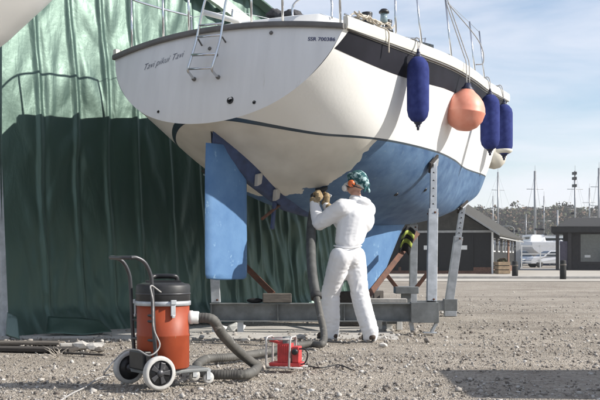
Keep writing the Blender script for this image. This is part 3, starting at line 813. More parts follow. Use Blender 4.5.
MB().beam((CP(411, 0).x, .02, zc0 - .002), (CP(413, 0).x, .02, 0.0), .05, .03).build('beam_foot', m_galv, cradle, bevel=.003)
for xf in (x0 + .06, x0 + .36): MB().box((xf, .01, zc0 / 2), (.07, .07, zc0 - .004)).box((xf, .01, .006), (.14, .14, .012)).build('beam_foot', m_galv, cradle, bevel=.003)
def post(p0, p1, split, w0, w1, hullpt=None):
    p0, p1 = Vector(p0), Vector(p1); ps = p0.lerp(p1, split)
    pp = MB().beam(p0, ps, w0, w0, (0, 1, 0)).build('prop', m_galv, cradle, bevel=.004)
    MB().beam(ps - (p1 - p0).normalized() * .02, p1, w1, w1, (0, 1, 0)).build('inner_tube', m_galv, pp, bevel=.003)
    for q in range(5):
        c_ = ps.lerp(p1, .12 + .17 * q) + Vector((0, -w1 / 2 - .001, 0)); MB().lathe([(.011, 0), (.011, .002)], c_, (0, -1, 0), 12).build('pin_hole', m_black, pp)
    for q in (.03, .97):
        c_ = p0.lerp(ps, q) + Vector((0, -w0 / 2, 0)); MB().lathe([(.014, 0), (.014, .009), (.006, .011)], c_ + Vector((.02, 0, 0)), (0, -1, 0), 6).build('bolt', m_rust, pp)
    MB().tube([ps + Vector((-.07, 0, -.05)), ps + Vector((.07, 0, -.05))], .01, 8).build('locking_pin', m_rust, pp)
    n = hullpt
    up = n if n else Vector((0, 0, 1)); x = up.orthogonal().normalized(); y = up.cross(x); m3 = Matrix((x, y, up)).transposed()
    MB().box(p1, (.20, .16, .03), m3).build('pad', m_darkwood, pp, bevel=.006)
    MB().box(p1 - up * .027, (.13, .11, .018), m3).build('pad_plate', m_galv, pp, bevel=.003)
def hull_contact(px, py_guess, dguess):
    "first hull point straight above a ground position"
    w0 = P(px, py_guess, dguess); l = BI @ w0; a, b = l.x, -l.y
    best = None
    for i in range(120):
        for j in range(60):
            p = hp(6 * i / 119, 1.0 + 5 * j / 59); dd = (p[0] - a) ** 2 + (p[1] - abs(b)) ** 2
            if best is None or dd < best[0]: best = (dd, 6 * i / 119, 1.0 + 5 * j / 59)
    p = hp(best[1], best[2]); n = hull_normal(best[1], best[2]); sd = 1 if b > 0 else -1
    nw = BM.to_3x3() @ Vector((n[0], -n[1] * sd, n[2])); return BM @ LB(p, sd), nw
def hull_at_pixel(px, py):
    "starboard hull point seen at a pixel"
    best = None
    for i in range(240):
        for j in range(90):
            u_, v_ = 6 * i / 239, .5 + 4.5 * j / 89; q = BM @ LB(hp(u_, v_)); dd = (300 + F * q.x / q.y - px) ** 2 + (HOR - F * (q.z - EYE) / q.y - py) ** 2
            if best is None or dd < best[0]: best = (dd, u_, v_, q)
    n = hull_normal(best[1], best[2]); return best[3], BM.to_3x3() @ Vector((n[0], -n[1], n[2]))
# front starboard prop
hpnt, nw = hull_at_pixel(431, 163)
post(CP(431.5, 302), hpnt + nw * .035 - cro, .66, .115, .078, -nw)
hpnt, nw = hull_contact(214, 175, cd + .05)
post(CP(216, 302.5, cd), hpnt + nw * .035 - cro, .7, .105, .07, -nw)
# second cross beam under the bow with its prop
d2 = 16.2
mb = MB(); xa, xb = CP(376, 0, d2).x, CP(456, 0, d2).x; yb = CP(0, 0, d2).y; mb.box(((xa + xb) / 2, yb, .16), (xb - xa, .14, .15)); mb.box((xb - .09, yb + .01, .17), (.20, .17, .18)); mb.build('cross_beam', m_greysteel, cradle, bevel=.005)
for xf in (xb - .09, xa + .1): MB().box((xf, yb, .04), (.18, .16, .08)).build('beam_foot', m_galv, cradle, bevel=.005)
hpnt, nw = hull_contact(460, 205, d2)
post(CP(448.5, 306, d2), hpnt + nw * .035 - cro, .70, .125, .085, -nw)
# port forward prop, hidden from the front by the keel
hp2 = BM @ LB(hp(4.0, 3.2), -1); n2 = hull_normal(4.0, 3.2); n2 = BM.to_3x3() @ Vector((n2[0], n2[1], n2[2]))
post(Vector((hp2.x - .05, hp2.y, 0.0)) - cro, hp2 + n2 * .035 - cro, .7, .11, .075, -n2)
# fore-and-aft rail between the beams and the keel support
pa, pb = CP(392, 300, cd + .10), CP(392, 300, d2); 
mb = MB(); mb.beam((pa.x, pa.y, .17), (pa.x + .45, pb.y, .17), .12, .14); mb.build('fore_aft_rail', m_greysteel, cradle, bevel=.005)
# rusty keel struts
for p, q in ((CP(273, 294, 12.75), CP(226, 247, 13.2)), (CP(368, 296, 12.85), CP(417, 233, 14.0))):
    MB().beam(p, q, .07, .05, (0, 1, 0)).build('keel_strut', m_rust, cradle, bevel=.004)
mb = MB(); c = CP(406, 290, 13.8); mb.box(c, (.30, .30, .09)); mb.box(c + Vector((0, 0, -.16)), (.12, .12, .24)); mb.build('keel_support', m_greysteel, cradle, bevel=.006)
MB().beam(CP(397, 288, 13.8), CP(386, 274, 13.8), .05, .03, (0, 1, 0)).build('support_arm', m_rust, cradle, bevel=.003)
MB().beam(CP(416, 288, 13.8), CP(427, 274, 13.8), .05, .03, (0, 1, 0)).build('support_arm', m_rust, cradle, bevel=.003)
# keel blocks: the keel stands on these timbers
kz = .455
kc = BM @ Vector((2.98, 0, 0))
def timber(name, c, size, rz, m, label, group=None, cat='timber block'):
    return tag(MB().box(c, size, Matrix.Rotation(rz, 3, 'Z')).build(name, m, bevel=.008), label, cat, group)
for k, (z0, h_, rz) in enumerate(((0, .15, BTH), (.15, .15, BTH + R(90)), (.30, .155, BTH))):
    timber('timber_block', (kc.x, kc.y, z0 + h_ / 2), ((.62, .34, h_) if k != 1 else (.5, .46, h_)), rz, m_darkwood if k else m_wood, ('lowest timber block on the ground under the yacht keel', 'middle timber block of the stack under the yacht keel', 'topmost timber block touching the yacht keel')[k], 'timber blocks under the keel')
c = P(277, 299, cd); timber('timber_block', (c.x, c.y, cro.z + zc1 + .06), (.34, .16, .105), .05, m_wood, 'grey timber block lying on the front cradle beam', cat='timber block')
c = P(255, 300, cd + .02); o = MB().ell((c.x, c.y, cro.z + zc1 + .028), (.10, .06, .03), 14, 8).build('rag', m_blackcloth); tag(o, 'black crumpled rag on the cradle beam left of the timber block', 'rag')
mb = MB(); c = P(388, 297, 13.2)
mb.box((c.x - .02, c.y, .36), (.50, .16, .05)); o = mb.build('plank', m_conc, bevel=.006); tag(o, 'pale plank end lying under the keel beside the worker', 'plank')
mb = MB(); 
for px in (379, 389, 399): q = P(px, 0, 13.2); mb.box((q.x, q.y, .1675), (.07, .12, .335))
o = mb.build('trestle', m_whitep, bevel=.005); tag(o, 'white trestle legs holding the pale plank under the keel', 'trestle')
# hi-vis waistcoat hung over the rusty strut
vest = empty('safety_vest', P(406, 240, 13.62), 0, 'black safety vest with yellow bands hung over a rusty cradle strut', 'vest')
rows = []
for i in range(13):
    row = []
    for k in range(13):
        u_, v_ = k / 12 - .5, i / 12
        row.append(Vector((u_ * (.17 - .03 * v_) + .06 * (.5 - v_), .03 * math.sin(u_ * 9 + v_ * 3) + .012 * math.sin(v_ * 14) - .04, (.13 - .32 * v_) + .05 * math.cos(u_ * 4))))
    rows.append(row)
o = MB().grid(rows).build('vest_cloth', m_blackcloth, vest); sm_ = o.modifiers.new('s', 'SOLIDIFY'); sm_.thickness = .012
for i0 in (2, 6):
    rr_ = [[p + Vector((0, -.012, 0)) for p in rows[i]] for i in (i0, i0 + 1, i0 + 2)]
    o2 = MB().grid(rr_).build('yellow_band', m_hivis, vest); sm_ = o2.modifiers.new('s', 'SOLIDIFY'); sm_.thickness = .006

# ================================================================== TARPAULIN SHED
T0 = Vector((-3.36, 12.05, 0)); TTH = math.atan2(.761, .648)
shed = empty('tarpaulin_shed', T0, TTH, 'tall work shed clad in creased green tarpaulin behind the yacht', 'work shed')
# local x runs along the wall, local y points away from the yacht (into the shed)
LW = 7.0
def wall_top(u): return 4.66 - .37 * (u - 4.446) if u > 3.6 else 4.97 + .30 * (3.6 - max(u, 1.2))
LEAN = .07
def gs(x, s): return math.exp(-(x / s) ** 2)
seams = [.60, 1.15, 1.62, 2.10, 2.65, 3.2, 3.8, 4.4, 5.0, 5.6, 6.3]
def tarp_y(u, z):
    y = 0
    wob = .05 * noise.noise(Vector((u * .8, z * .9, 3)))
    for i, s in enumerate(seams):
        dx = u - s - wob - .015 * math.sin(z * 2.3 + i)
        y -= .026 * gs(dx, .035) - .016 * gs(dx - .08, .05)
        # slanting gathers pulled towards each seam
        if abs(dx) < .45:
            f = math.sin((z * 5.5 + abs(dx) * 9 * (1 if i % 2 else -1)) + 4 * noise.noise(Vector((u, z * .5, i))))
            y -= .014 * max(0, f) * gs(abs(dx) - .16, .13)
    y += .05 * noise.noise(Vector((u * .9, z * .22, 1.3)))
    y += .018 * noise.noise(Vector((u * 2.6 + z * .9, z * .5 - u * .5, 5.1)))
    y += .010 * noise.noise(Vector((u * 5 - z * 2.2, z * 2.2 + u, 8.1)))
    cr = min(1, max(0, (u - 3.9) / .8)) * min(1, max(0, (3.0 - z) / 1.0)) + .55 * min(1, max(0, (1.35 - z) / .7))
    if cr > 0:
        q = noise.noise(Vector((u * 6.5 + z * .9, z * 1.5 - u * .8, 2.2))); y -= cr * .026 * (1 - abs(q) * 1.8)
    for s in seams:
        if abs(u - s - wob) < .05: y -= .006
    if z < .35: y -= .20 * ((.35 - z) / .35) ** 2 * (1 + .6 * noise.noise(Vector((u * 1.7, 0, 9))))
    return y + LEAN * z
nu, nz_ = 420, 170; rows = []
for j in range(nz_ + 1):
    row = []
    for i in range(nu + 1):
        u = .04 + (LW - .04) * i / nu; zt = wall_top(u); z = .015 + (zt - .015) * (j / nz_) ** 1.08
        hem = .03 * noise.noise(Vector((u * 2.2, 0, 4))) if j == 0 else 0
        row.append(Vector((u, tarp_y(u, z), max(.004, z + hem))))
    rows.append(row)
wall = MB().grid(rows).build('tarpaulin_wall', m_tarp, shed, recalc=False)
# roof, end wall, corner post, batten and verge timber
mb = MB(); rr_ = []
for u in np.linspace(-.1, LW + .15, 24):
    zt = wall_top(min(max(u, 0), LW)) + .03; rr_.append([Vector((u, LEAN * 4.6 + (-.16 if k == 0 else k * 1.2 - .16), zt + .02 * math.sin(k * 2.1 + u * 3))) for k in range(8)])
mb.grid(rr_); o = mb.build('roof_sheet', m_tarp, shed); q = o.modifiers.new('s', 'SOLIDIFY'); q.thickness = .03
mb = MB(); mb.grid([[Vector((.0 + .05 * math.sin(k * 1.7) , .02 + k * .5, z)) for k in range(16)] for z in np.linspace(.02, wall_top(0) - .02, 12)]); mb.build('end_sheet', m_tarp, shed)
mb = MB(); mb.grid([[Vector((LW + .05 * math.sin(k * 1.7), .02 + k * .5, z)) for k in range(16)] for z in np.linspace(.02, wall_top(LW) - .02, 12)]); mb.build('end_sheet', m_tarp, shed)
MB().beam((0, -.03, 0), (0, -.03 + LEAN * 5.6, 5.6), .075, .075).build('corner_post', m_galv, shed, bevel=.008)
m_pale = mat('pale_green_paint', (.55, .66, .56), .5, var=.08)
pts = [Vector((u, -.12 + LEAN * 4.4, wall_top(u) - .46)) for u in np.linspace(2.6, 6.2, 8)]
mb = MB()
for p, q in zip(pts[:-1], pts[1:]): mb.beam(p, q + (q - p) * .001, .07, .17)
mb.build('verge_batten', m_pale, shed)
# loose lit flaps of sheet on the ground at the foot of the wall
def flap(pts_, label, m=m_tarp):
    c = sum((Vector(p) for p in pts_), Vector()) / len(pts_)
    rows = []
    a, b, c2, d_ = [Vector(p) for p in pts_]
    for i in range(13):
        row = []
        for k in range(13):
            s, t = i / 12, k / 12; p = (a * (1 - s) + b * s) * (1 - t) + (d_ * (1 - s) + c2 * s) * t
            row.append(p + Vector((0, 0, .012 + .035 * (noise.noise(p * 3.1) + .4) * (1 if p.z < .2 else .6))))
        rows.append(row)
    o = MB().grid(rows).build('tarpaulin_flap', m); q = o.modifiers.new('s', 'SOLIDIFY'); q.thickness = .004; return tag(o, label, 'tarpaulin', 'loose flaps of tarpaulin')
flap([G(46, 337.5), G(112, 336), G(100, 334) + Vector((0, .05, .12)), G(47, 336) + Vector((0, .05, .20))], 'low loose green tarpaulin flap lying along the shed foot')
flap([G(6, 339) , G(20, 341), G(14, 339) + Vector((.02, .05, .22)), G(5, 338) + Vector((0, .1, .26))], 'small upright curl of green tarpaulin beside the corner post')

# ================================================================== NEIGHBOURING BOAT (upper left corner)
m_nb = mat('taupe_gelcoat', (.20, .185, .175), .4, var=.08, vs=2)
nb = empty('neighbour_boat', (-2.02, 8.75, 0), R(176), 'pale hull of another boat overhanging the upper left corner', 'boat')
def nsec(a):
    "section of the neighbour: list of (half breadth, z) deck to keel"
    B = np.interp(a, [0, .6, 2.5, 5, 8], [.80, .95, 1.2, 1.05, .05]); zk = np.interp(a, [0, .25, .6, 1.2, 3, 6, 8], [3.22, 2.95, 2.62, 2.2, 1.55, 1.6, 2.6])
    zd = 3.7; o = []
    for k in range(17):
        t = k / 16; o.append((B * (1 - t ** 3.0) ** .55, zd - (zd - zk) * t))
    return o
rows = []; rim = []
for i in range(61):
    a = 8 * (i / 60) ** 1.15; h = nsec(a)
    rows.append([Vector((a, b, z)) for b, z in h] + [Vector((a, -b, z)) for b, z in reversed(h[:-1])])
MB().grid(rows).build('hull', m_white, nb)
h = rows[0]; MB().add(h, [tuple(range(len(h)))], False).build('transom', m_nb, nb)
mb = MB()
for k, hgt in ((0, .0),): mb.tube([p + Vector((-.01, 0, 0)) for p in h], .028, 8)
mb.build('stern_moulding', m_rub, nb)
rows = [[Vector((8 * (i / 60) ** 1.15, nsec(8 * (i / 60) ** 1.15)[0][0] * s, 3.7 + .06 * (1 - s * s))) for s in (-1, -.5, 0, .5, 1)] for i in range(61)]
MB().grid(rows).build('deck', m_white, nb)
mb = MB(); mb.box((4.2, 0, .85), (1.6, .22, 1.5)); mb.build('keel', m_antidark, nb, bevel=.02)
for a in (2.2, 6.0):
    for s in (1, -1): MB().beam((a, s * .95, 0), (a, s * .72, 2.1), .08, .08).build('prop', m_galv, nb, bevel=.005)

# ================================================================== INDUSTRIAL VACUUM
VO = Vector((-1.08, 7.36, 0)); VTH = math.atan2(.57, .82)
vac = empty('industrial_vacuum', VO, VTH, 'orange drum vacuum cleaner with black lid on a two-wheeled trolley', 'vacuum cleaner')
dx = .15
def DR(*prof): return [(r, z) for r, z in prof]
drum = MB().lathe([(.172, .125), (.182, .135), (.183, .345), (.1865, .352), (.1865, .362), (.183, .37), (.183, .575), (.17, .575)], (dx, 0, 0), (0, 0, 1), 48).build('drum', m_drum, vac)
MB().lathe([(.186, .562), (.193, .565), (.193, .592), (.186, .596)], (dx, 0, 0), (0, 0, 1), 48).build('clamp_ring', m_galv, vac)
lid = MB().lathe([(.186, .594), (.189, .60), (.189, .695), (.180, .712), (.150, .716), (.14, .722), (.001, .722)], (dx, 0, 0), (0, 0, 1), 48).build('motor_lid', m_lid, vac)
mb = MB(); mb.tube(catmull([(dx - .075, .03, .715), (dx - .07, .03, .758), (dx - .03, .03, .765), (dx + .05, -.03, .765), (dx + .085, -.035, .758), (dx + .09, -.035, .715)], 6), .017, 10); mb.box((dx, 0, .727), (.24, .10, .02), Matrix.Rotation(-.4, 3, 'Z')); mb.build('carry_handle', m_black, lid)
mb = MB(); mb.lathe([(.192, .640), (.1925, .645), (.192, .650)], (dx, 0, 0), (0, 0, 1), 48); mb.build('lid_seam', m_tubeblk, lid)
# latches
for an in (-97, 23, 143):
    a = R(an) - 0; c = Vector((dx + .194 * math.cos(a), .194 * math.sin(a), .545)); m3 = Matrix.Rotation(a, 3, 'Z')
    mb = MB(); mb.box(c, (.012, .034, .10), m3); mb.box(c + Vector((0, 0, .045)) + m3 @ Vector((.006, 0, 0)), (.018, .04, .03), m3); mb.box(c + Vector((0, 0, -.052)) + m3 @ Vector((.004, 0, 0)), (.014, .022, .02), m3)
    mb.build('latch', m_galv, vac, bevel=.003)
# suction inlet towards the hose
ia = R(-34); ic = Vector((dx + .175 * math.cos(ia), .175 * math.sin(ia), .478)); idir = Vector((math.cos(ia), math.sin(ia), -.03))
MB().lathe([(.048, 0), (.048, .03), (.044, .035), (.044, .07), (.04, .075)], ic, idir, 22).build('inlet_socket', m_whitep, vac)
# trolley frame
fr = MB()
for y in (-.165, .165):
    pts = catmull([(.02, y, .10), (-.005, y, .40), (-.02, y, .70), (-.035, y, .79), (-.075, y, .862), (-.135, y, .895), (-.18, y, .895)], 8)
    if y < 0: near_pts = pts
    fr.tube(pts, .0135, 10)
fr.tube([(-.17, -.165, .895), (-.17, .165, .895)], .0135, 10)
fr.build('handle_frame', m_tubeblk, vac)
for z in (.33, .46, .50):
    MB().tube([(-.005, -.165, z), (-.005, .165, z)], .009, 8).build('cross_bar', m_tubeblk, vac)
mb = MB(); mb.tube([(0, -.235, .115), (0, .235, .115)], .012, 10); mb.build('axle', m_galv, vac)
mb = MB(); mb.box((.20, 0, .108), (.46, .30, .024)); mb.box((.40, 0, .105), (.14, .2, .018)); mb.build('base_plate', m_greysteel, vac, bevel=.006)
mb = MB(); mb.box((-.01, 0, .19), (.10, .22, .13)); mb.build('tool_tray', m_black, vac, bevel=.01)
def wheel(y):
    w_ = empty('wheel', (0, y, .117)); w_.parent = vac
    s = -1 if y < 0 else 1
    MB().lathe([(.088, -.024), (.104, -.026), (.114, -.018), (.117, 0), (.114, .018), (.104, .026), (.088, .024), (.084, 0), (.088, -.024)], (0, 0, 0), (0, 1, 0), 40).build('tyre', m_tyre, w_)
    mb = MB(); mb.lathe([(.086, -.012), (.086, .012)], (0, 0, 0), (0, 1, 0), 36); mb.lathe([(.001, -.016), (.074, -.008), (.0855, -.016), (.0855, .016), (.074, .008), (.001, .016)], (0, 0, 0), (0, 1, 0), 36); mb.build('rim', m_black, w_)
    for k in range(5):
        a = 2 * math.pi * k / 5 + .3; m3 = Matrix.Rotation(a, 3, 'Y')
        MB().prism([m3 @ Vector((x_, s * .010, z_)) for x_, z_ in ((-.010, .022), (.010, .022), (.019, .073), (-.019, .073))], (0, s * .012, 0)).build('spoke', m_tubeblk, w_, bevel=.003)
    MB().lathe([(.026, -.022), (.026, .022), (.018, .03), (.001, .032)], (0, 0, 0), (0, s, 0), 20).build('hub', m_tubeblk, w_)
wheel(-.232); wheel(.232)
for y in (-.10, .10):
    c = empty('caster', (.455, y, .045)); c.parent = vac
    MB().lathe([(.02, -.014), (.038, -.014), (.042, -.008), (.042, .008), (.038, .014), (.02, .014)], (0, 0, 0), (0, 1, 0), 24).build('caster_wheel', m_tyre, c)
    mb = MB(); mb.lathe([(.001, -.016), (.02, -.016), (.02, .016), (.001, .016)], (0, 0, 0), (0, 1, 0), 16); mb.box((-.008, -.02, .025), (.03, .004, .07)); mb.box((-.008, .02, .025), (.03, .004, .07)); mb.box((-.008, 0, .058), (.036, .046, .008)); mb.build('caster_fork', m_galv, c)
# power cord: from the lid down the frame, over the tray, across the ground
VM = Matrix.Translation(VO) @ Matrix.Rotation(VTH, 4, 'Z')
wp = [VM @ Vector(q) for q in ((dx - .10, -.16, .66), (dx - .19, -.185, .705), (-.03, -.20, .60), (-.02, -.19, .42), (.02, -.20, .30), (-.05, -.19, .235), (-.10, -.10, .27), (-.12, .08, .24), (-.25, .10, .10))]
wp += [G(112, 377) + Vector((0, 0, .02)), G(98, 380) + Vector((0, 0, .01)), G(86, 388) + Vector((0, 0, .008)), G(70, 396) + Vector((0, 0, .008)), G(45, 412) + Vector((0, 0, .008))]
tag(MB().tube(catmull(wp, 10), .0055, 7).build('trailing_cable', m_grey_rope), 'thin grey power cable draped over the vacuum trolley onto the gravel', 'cable')

# ================================================================== SUCTION HOSE
sock = VM @ (ic + idir * .06)
hpts = [sock, VM @ (ic + idir * .16) + Vector((.01, 0, -.012)), P(222, 334, 7.55), P(238, 351, 7.9), P(252, 362.5, 8.25), G(258.5, 369.5) + Vector((0, -.1, .04)), G(250, 379) + Vector((0, -.05, .045)), G(230, 381) + Vector((0, 0, .045)), G(207, 380) + Vector((0, 0, .045)), G(195, 375) + Vector((0, .1, .045)), G(203, 368) + Vector((0, .25, .045)), G(228, 365) + Vector((0, .2, .045)), G(262, 358) + Vector((0, 0, .045)), G(292, 352) + Vector((0, .1, .045)), G(311, 350) + Vector((0, .1, .05)), P(322, 344, 10.35), P(324, 334, 10.6), P(320.5, 316, 10.8), P(316, 295, 11.0)]
hpath = catmull(hpts, 22)
hose = MB()
# corrugated: radius ripples along the length
def corrug(path, r, pitch=.020, amp=.0011, seg=14):
    acc = 0; rs_ = []; out_ = [path[0]]
    # resample evenly
    step = pitch / 4
    last = path[0]; pts = [path[0]]
    for p in path[1:]:
        while (p - last).length >= step:
            last = last + (p - last).normalized() * step; pts.append(last.copy())
    return pts, [r + amp * math.sin(2 * math.pi * i / 4) for i in range(len(pts))]
pp_, rr2 = corrug(hpath, .0355)
hs = hose.tube(pp_, rr2, 14).build('suction_hose', m_hose); tag(hs, 'long grey suction hose looping over the gravel from vacuum to worker', 'hose')
up = catmull([P(316, 297, 11.0), P(312.5, 275, 11.15), P(311, 250, 11.4), P(311.5, 225, 11.65), P(315, 206, 11.85), P(318.5, 197, 11.93)], 16)
MB().tube(up, [.052] * (len(up) - 14) + list(np.linspace(.052, .036, 14)), 14).build('hose_sleeve', m_blackcloth if False else mat('charcoal_sleeve', (.06, .062, .06), .7, var=.35, vs=12), hs)
MB().lathe([(.045, -.03), (.058, -.03), (.058, .03), (.045, .03)], P(316, 296, 11.0), (up[0] - up[6]), 18).build('hose_cuff', m_rubber, hs)

# ================================================================== RED TRANSFORMER IN A TUBULAR CRADLE
to = G(287, 369.5); tr = empty('site_transformer', to, R(-14), 'red site transformer box in a pale tubular carrying frame', 'transformer')
mb = MB(); mb.box((0, 0, .045), (.26, .15, .03)); mb.build('base_tray', m_red, tr, bevel=.008)
mb = MB(); mb.box((-.012, 0, .135), (.105, .12, .15)); 
for k in range(6): mb.box((-.055 + k * .017, -.062, .135), (.007, .010, .13))
mb.build('core_box', m_red, tr, bevel=.004)
mb = MB(); mb.box((.085, -.01, .125), (.055, .11, .13)); mb.build('socket_box', m_red, tr, bevel=.008)
MB().lathe([(.024, 0), (.026, .02), (.02, .03), (.001, .03)], (.085, -.068, .15), (0, -1, 0), 14).build('socket_cap', m_black, tr)
mb = MB(); mb.box((-.075, 0, .222), (.12, .10, .022), Matrix.Rotation(R(14), 3, 'Y')); mb.build('top_plate', m_red, tr, bevel=.005)
mb = MB(); mb.lathe([(.05, -.03), (.05, .03)], (0, 0, .215), (1, .2, .1), 16); mb.build('coil', m_greysteel, tr)
m_frame = mat('pale_frame_tube', (.50, .48, .46), .4, metal=.3, var=.2, vs=30)
def rloop(cx, hy, z0, z1, r, lean=0):
    q = []; 
    for (sy, z, a0) in ((1, z0, -90), (1, z1, 0), (-1, z1, 90), (-1, z0, 180)):
        for k in range(5):
            a = R(a0 + 22.5 * k); yy = sy * (hy - r) + r * math.cos(a); zz = (z0 + r if z == z0 else z1 - r) + r * math.sin(a); q.append(Vector((cx + lean * (zz - .12), yy, zz)))
    return q
for cx, ln in ((-.145, .0), (.045, .05)):
    MB().tube(rloop(cx, .095, .012, .262, .035, ln), .0085, 8, closed=True).build('frame_hoop', m_frame, tr)
for y in (-.088, .088):
    MB().tube([(-.145, y, .245), (.05, y, .248)], .0075, 8).build('frame_rail', m_frame, tr)
    MB().tube([(-.145, y, .022), (.15, y, .02)], .0075, 8).build('frame_rail', m_frame, tr)
MB().tube(catmull([(.10, -.05, .17), (.16, -.06, .17), (.185, -.06, .13), (.16, -.06, .06), (.10, -.06, .05)], 8), .006, 7).build('lead', m_black, tr)
for px_ in (((300, 365), (320, 369), (338, 366), (352, 371)), ((292, 345), (312, 342), (332, 343), (350, 344))):
    q = [G(*a) + Vector((0, 0, .009)) for a in px_]
    tag(MB().tube(catmull(q, 10), .006, 6).build('loose_cable', m_rubber), 'thin black cable on the gravel to the right of the red transformer' if px_[0][0] == 300 else 'thin black cable on the gravel behind the red transformer', 'cable')

# ================================================================== WORKER
per = empty('person', (0, 0, 0), 0, 'person in a white hooded coverall and teal bandana blasting the hull underside', 'person')
Z = lambda x, y, z: Vector((x, y, z))
pel = Z(.515, 11.50, .92); ch = Z(.580, 11.57, 1.31); nk = Z(.612, 11.65, 1.515); hd = Z(.612, 11.67, 1.705)
fd = Vector((-.74, .67, 0)).normalized(); lf = Vector((-fd.y, fd.x, 0)); UP = Vector((0, 0, 1))   # facing, and his left
shl, shr = Z(.580, 11.61, 1.425) + lf * .18, Z(.610, 11.64, 1.42) - lf * .18
ell, elr = P(319.5, 223, 11.60), Z(.50, 11.88, 1.22)
wrl, wrr = P(313.5, 202, 11.76), P(326, 205, 11.88)
hpl, hpr = pel + lf * .095 + Z(0, 0, .0), pel - lf * .095
anl, anr = P(330.5, 333, 11.62), P(370, 334.5, 11.42)
knl, knr = (hpl + anl) / 2 + fd * .05 + Z(-.02, 0, .02), (hpr + anr) / 2 + fd * .03 + Z(.0, 0, .02)
body = MB()
body.cone(pel, .10, ch, .12).cone(ch, .12, nk - Z(0, 0, .07), .09).cone(shl, .07, shr, .07).cone(nk - UP * .05, .062, nk + UP * .07, .056)
for s, e, w_ in ((shl, ell, wrl), (shr, elr, wrr)): body.cone(s, .065, e, .045).cone(e, .045, w_, .032)
for h_, k_, a_ in ((hpl, knl, anl), (hpr, knr, anr)): body.cone(h_, .095, k_, .062).cone(k_, .062, a_, .042)
# head: skull, jaw, nose, brow, ears
hf = Vector((-.86, .50, .10)).normalized(); hl = UP.cross(hf).normalized(); hu = hf.cross(hl); HM = Matrix((hf, hl, hu)).transposed()
def H(f_, l_, u_): return hd + HM @ Vector((f_, l_, u_))
body.ell(H(-.012, 0, .02), (.098, .076, .108), 20, 14, HM).ell(H(.035, 0, -.055), (.062, .055, .07), 16, 10, HM)
body.cone(H(.092, 0, .005), .012, H(.106, 0, -.03), .017)
for s in (1, -1): body.ell(H(-.005, s * .078, -.01), (.022, .010, .034), 10, 8, HM)
bo = remesh(body, 'body', m_skin, per, .011, 5)
for s in (1, -1): MB().ell(H(.078, s * .031, .008), (.012, .014, .010), 10, 8, HM).build('eye', m_whitep, per)
# coverall: loose, gathered at waist, wrists and ankles
cv = MB()
cv.ell(pel + Z(.005, 0, .0), (.16, .16, .17), 20, 12).cone(pel + UP * .09, .150, ch, .182).cone(ch, .182, nk - UP * .10, .125)
cv.cone(shl, .10, shr, .10).cone(nk - UP * .10, .115, nk + UP * .005, .080)
cv.cone(ch - lf * .05 - fd * .03, .17, nk - UP * .14 - fd * .02, .13)
for s, e, w_ in ((shl, ell, wrl), (shr, elr, wrr)):
    cv.cone(s, .108, s.lerp(e, .55), .092).cone(s.lerp(e, .5), .092, e, .082).cone(e, .080, e.lerp(w_, .6), .066).cone(e.lerp(w_, .6), .066, w_, .042)
for h_, k_, a_ in ((hpl, knl, anl), (hpr, knr, anr)):
    cv.cone(h_ - UP * .02, .134, h_.lerp(k_, .6), .118).cone(h_.lerp(k_, .5), .118, k_, .106).cone(k_, .106, k_.lerp(a_, .6), .100).cone(k_.lerp(a_, .5), .100, a_ + UP * .03, .090).cone(a_ + UP * .035, .090, a_ - UP * .018, .082)
# folded-down hood behind the neck
cv.ell(nk - fd * .085 - UP * .015, (.10, .10, .055), 14, 8).ell(nk - fd * .05 + lf * .06, (.06, .06, .045), 12, 8).ell(nk - fd * .05 - lf * .06, (.06, .06, .045), 12, 8)
joints = [(ell, .16), (elr, .16), (knl, .16), (knr, .16), (pel + UP * .10, .14), (pel - UP * .16, .16), (shl, .12), (anl + UP * .08, .15), (anr + UP * .08, .15)]
def crease(co):
    k = .10 + sum(math.exp(-((co - j).length / r) ** 2) for j, r in joints)
    w1 = Vector((noise.noise(co * 5), noise.noise(co * 5 + Vector((3, 1, 7))), noise.noise(co * 5 + Vector((9, 4, 2))))) * .09
    c2 = co + w1
    q = Vector((c2.x * 7 + c2.z * 8, c2.y * 7, c2.z * 24 - c2.x * 10)); a = noise.noise(q); q2 = Vector((c2.x * 6 - c2.z * 12, c2.y * 8 + 4, c2.z * 20 + c2.x * 14)); a2 = noise.noise(q2)
    dsp = .0075 * k * (.40 - abs(a) * 1.9) + .004 * k * (.35 - abs(a2) * 1.8) + .012 * noise.noise(Vector((co.x * 6, co.y * 6, co.z * 2.5)))
    wz = co.z - 1.005 - .02 * math.sin(co.x * 20)
    if abs(co.x - pel.x) < .25: dsp -= .022 * math.exp(-(wz / .022) ** 2)
    return dsp
cvo = remesh(cv, 'coverall', m_coverall, per, .0115, 5, crease)
# belt drawstring
mb = MB()
mb.tube(catmull([pel + UP * .09 + (fd * math.cos(a) * .145 + lf * math.sin(a) * .15) + UP * .012 * math.sin(a * 2) for a in np.linspace(0, 6.28, 17)[:-1]], 3, True), .008, 7, closed=True)
mb.build('waist_gather', m_coverall, cvo)
# bandana over the crown, knotted behind
bd = MB(); bd.ell(H(-.018, 0, .050), (.114, .092, .098), 24, 16, HM).ell(H(-.095, 0, .028), (.055, .07, .07), 16, 10, HM).ell(H(-.135, .0, -.005), (.035, .03, .028), 12, 8, HM).cone(H(-.14, .0, -.02), .02, H(-.175, .015, -.075), .015).cone(H(-.13, .02, -.02), .018, H(-.14, .055, -.085), .012).ell(H(.05, 0, .07), (.06, .07, .05), 14, 8, HM)
remesh(bd, 'bandana', m_bandana, per, .007, 5, lambda c: .006 * noise.noise(c * 16 + Vector((0, 0, c.x * 9))) + .003 * noise.noise(c * 34))
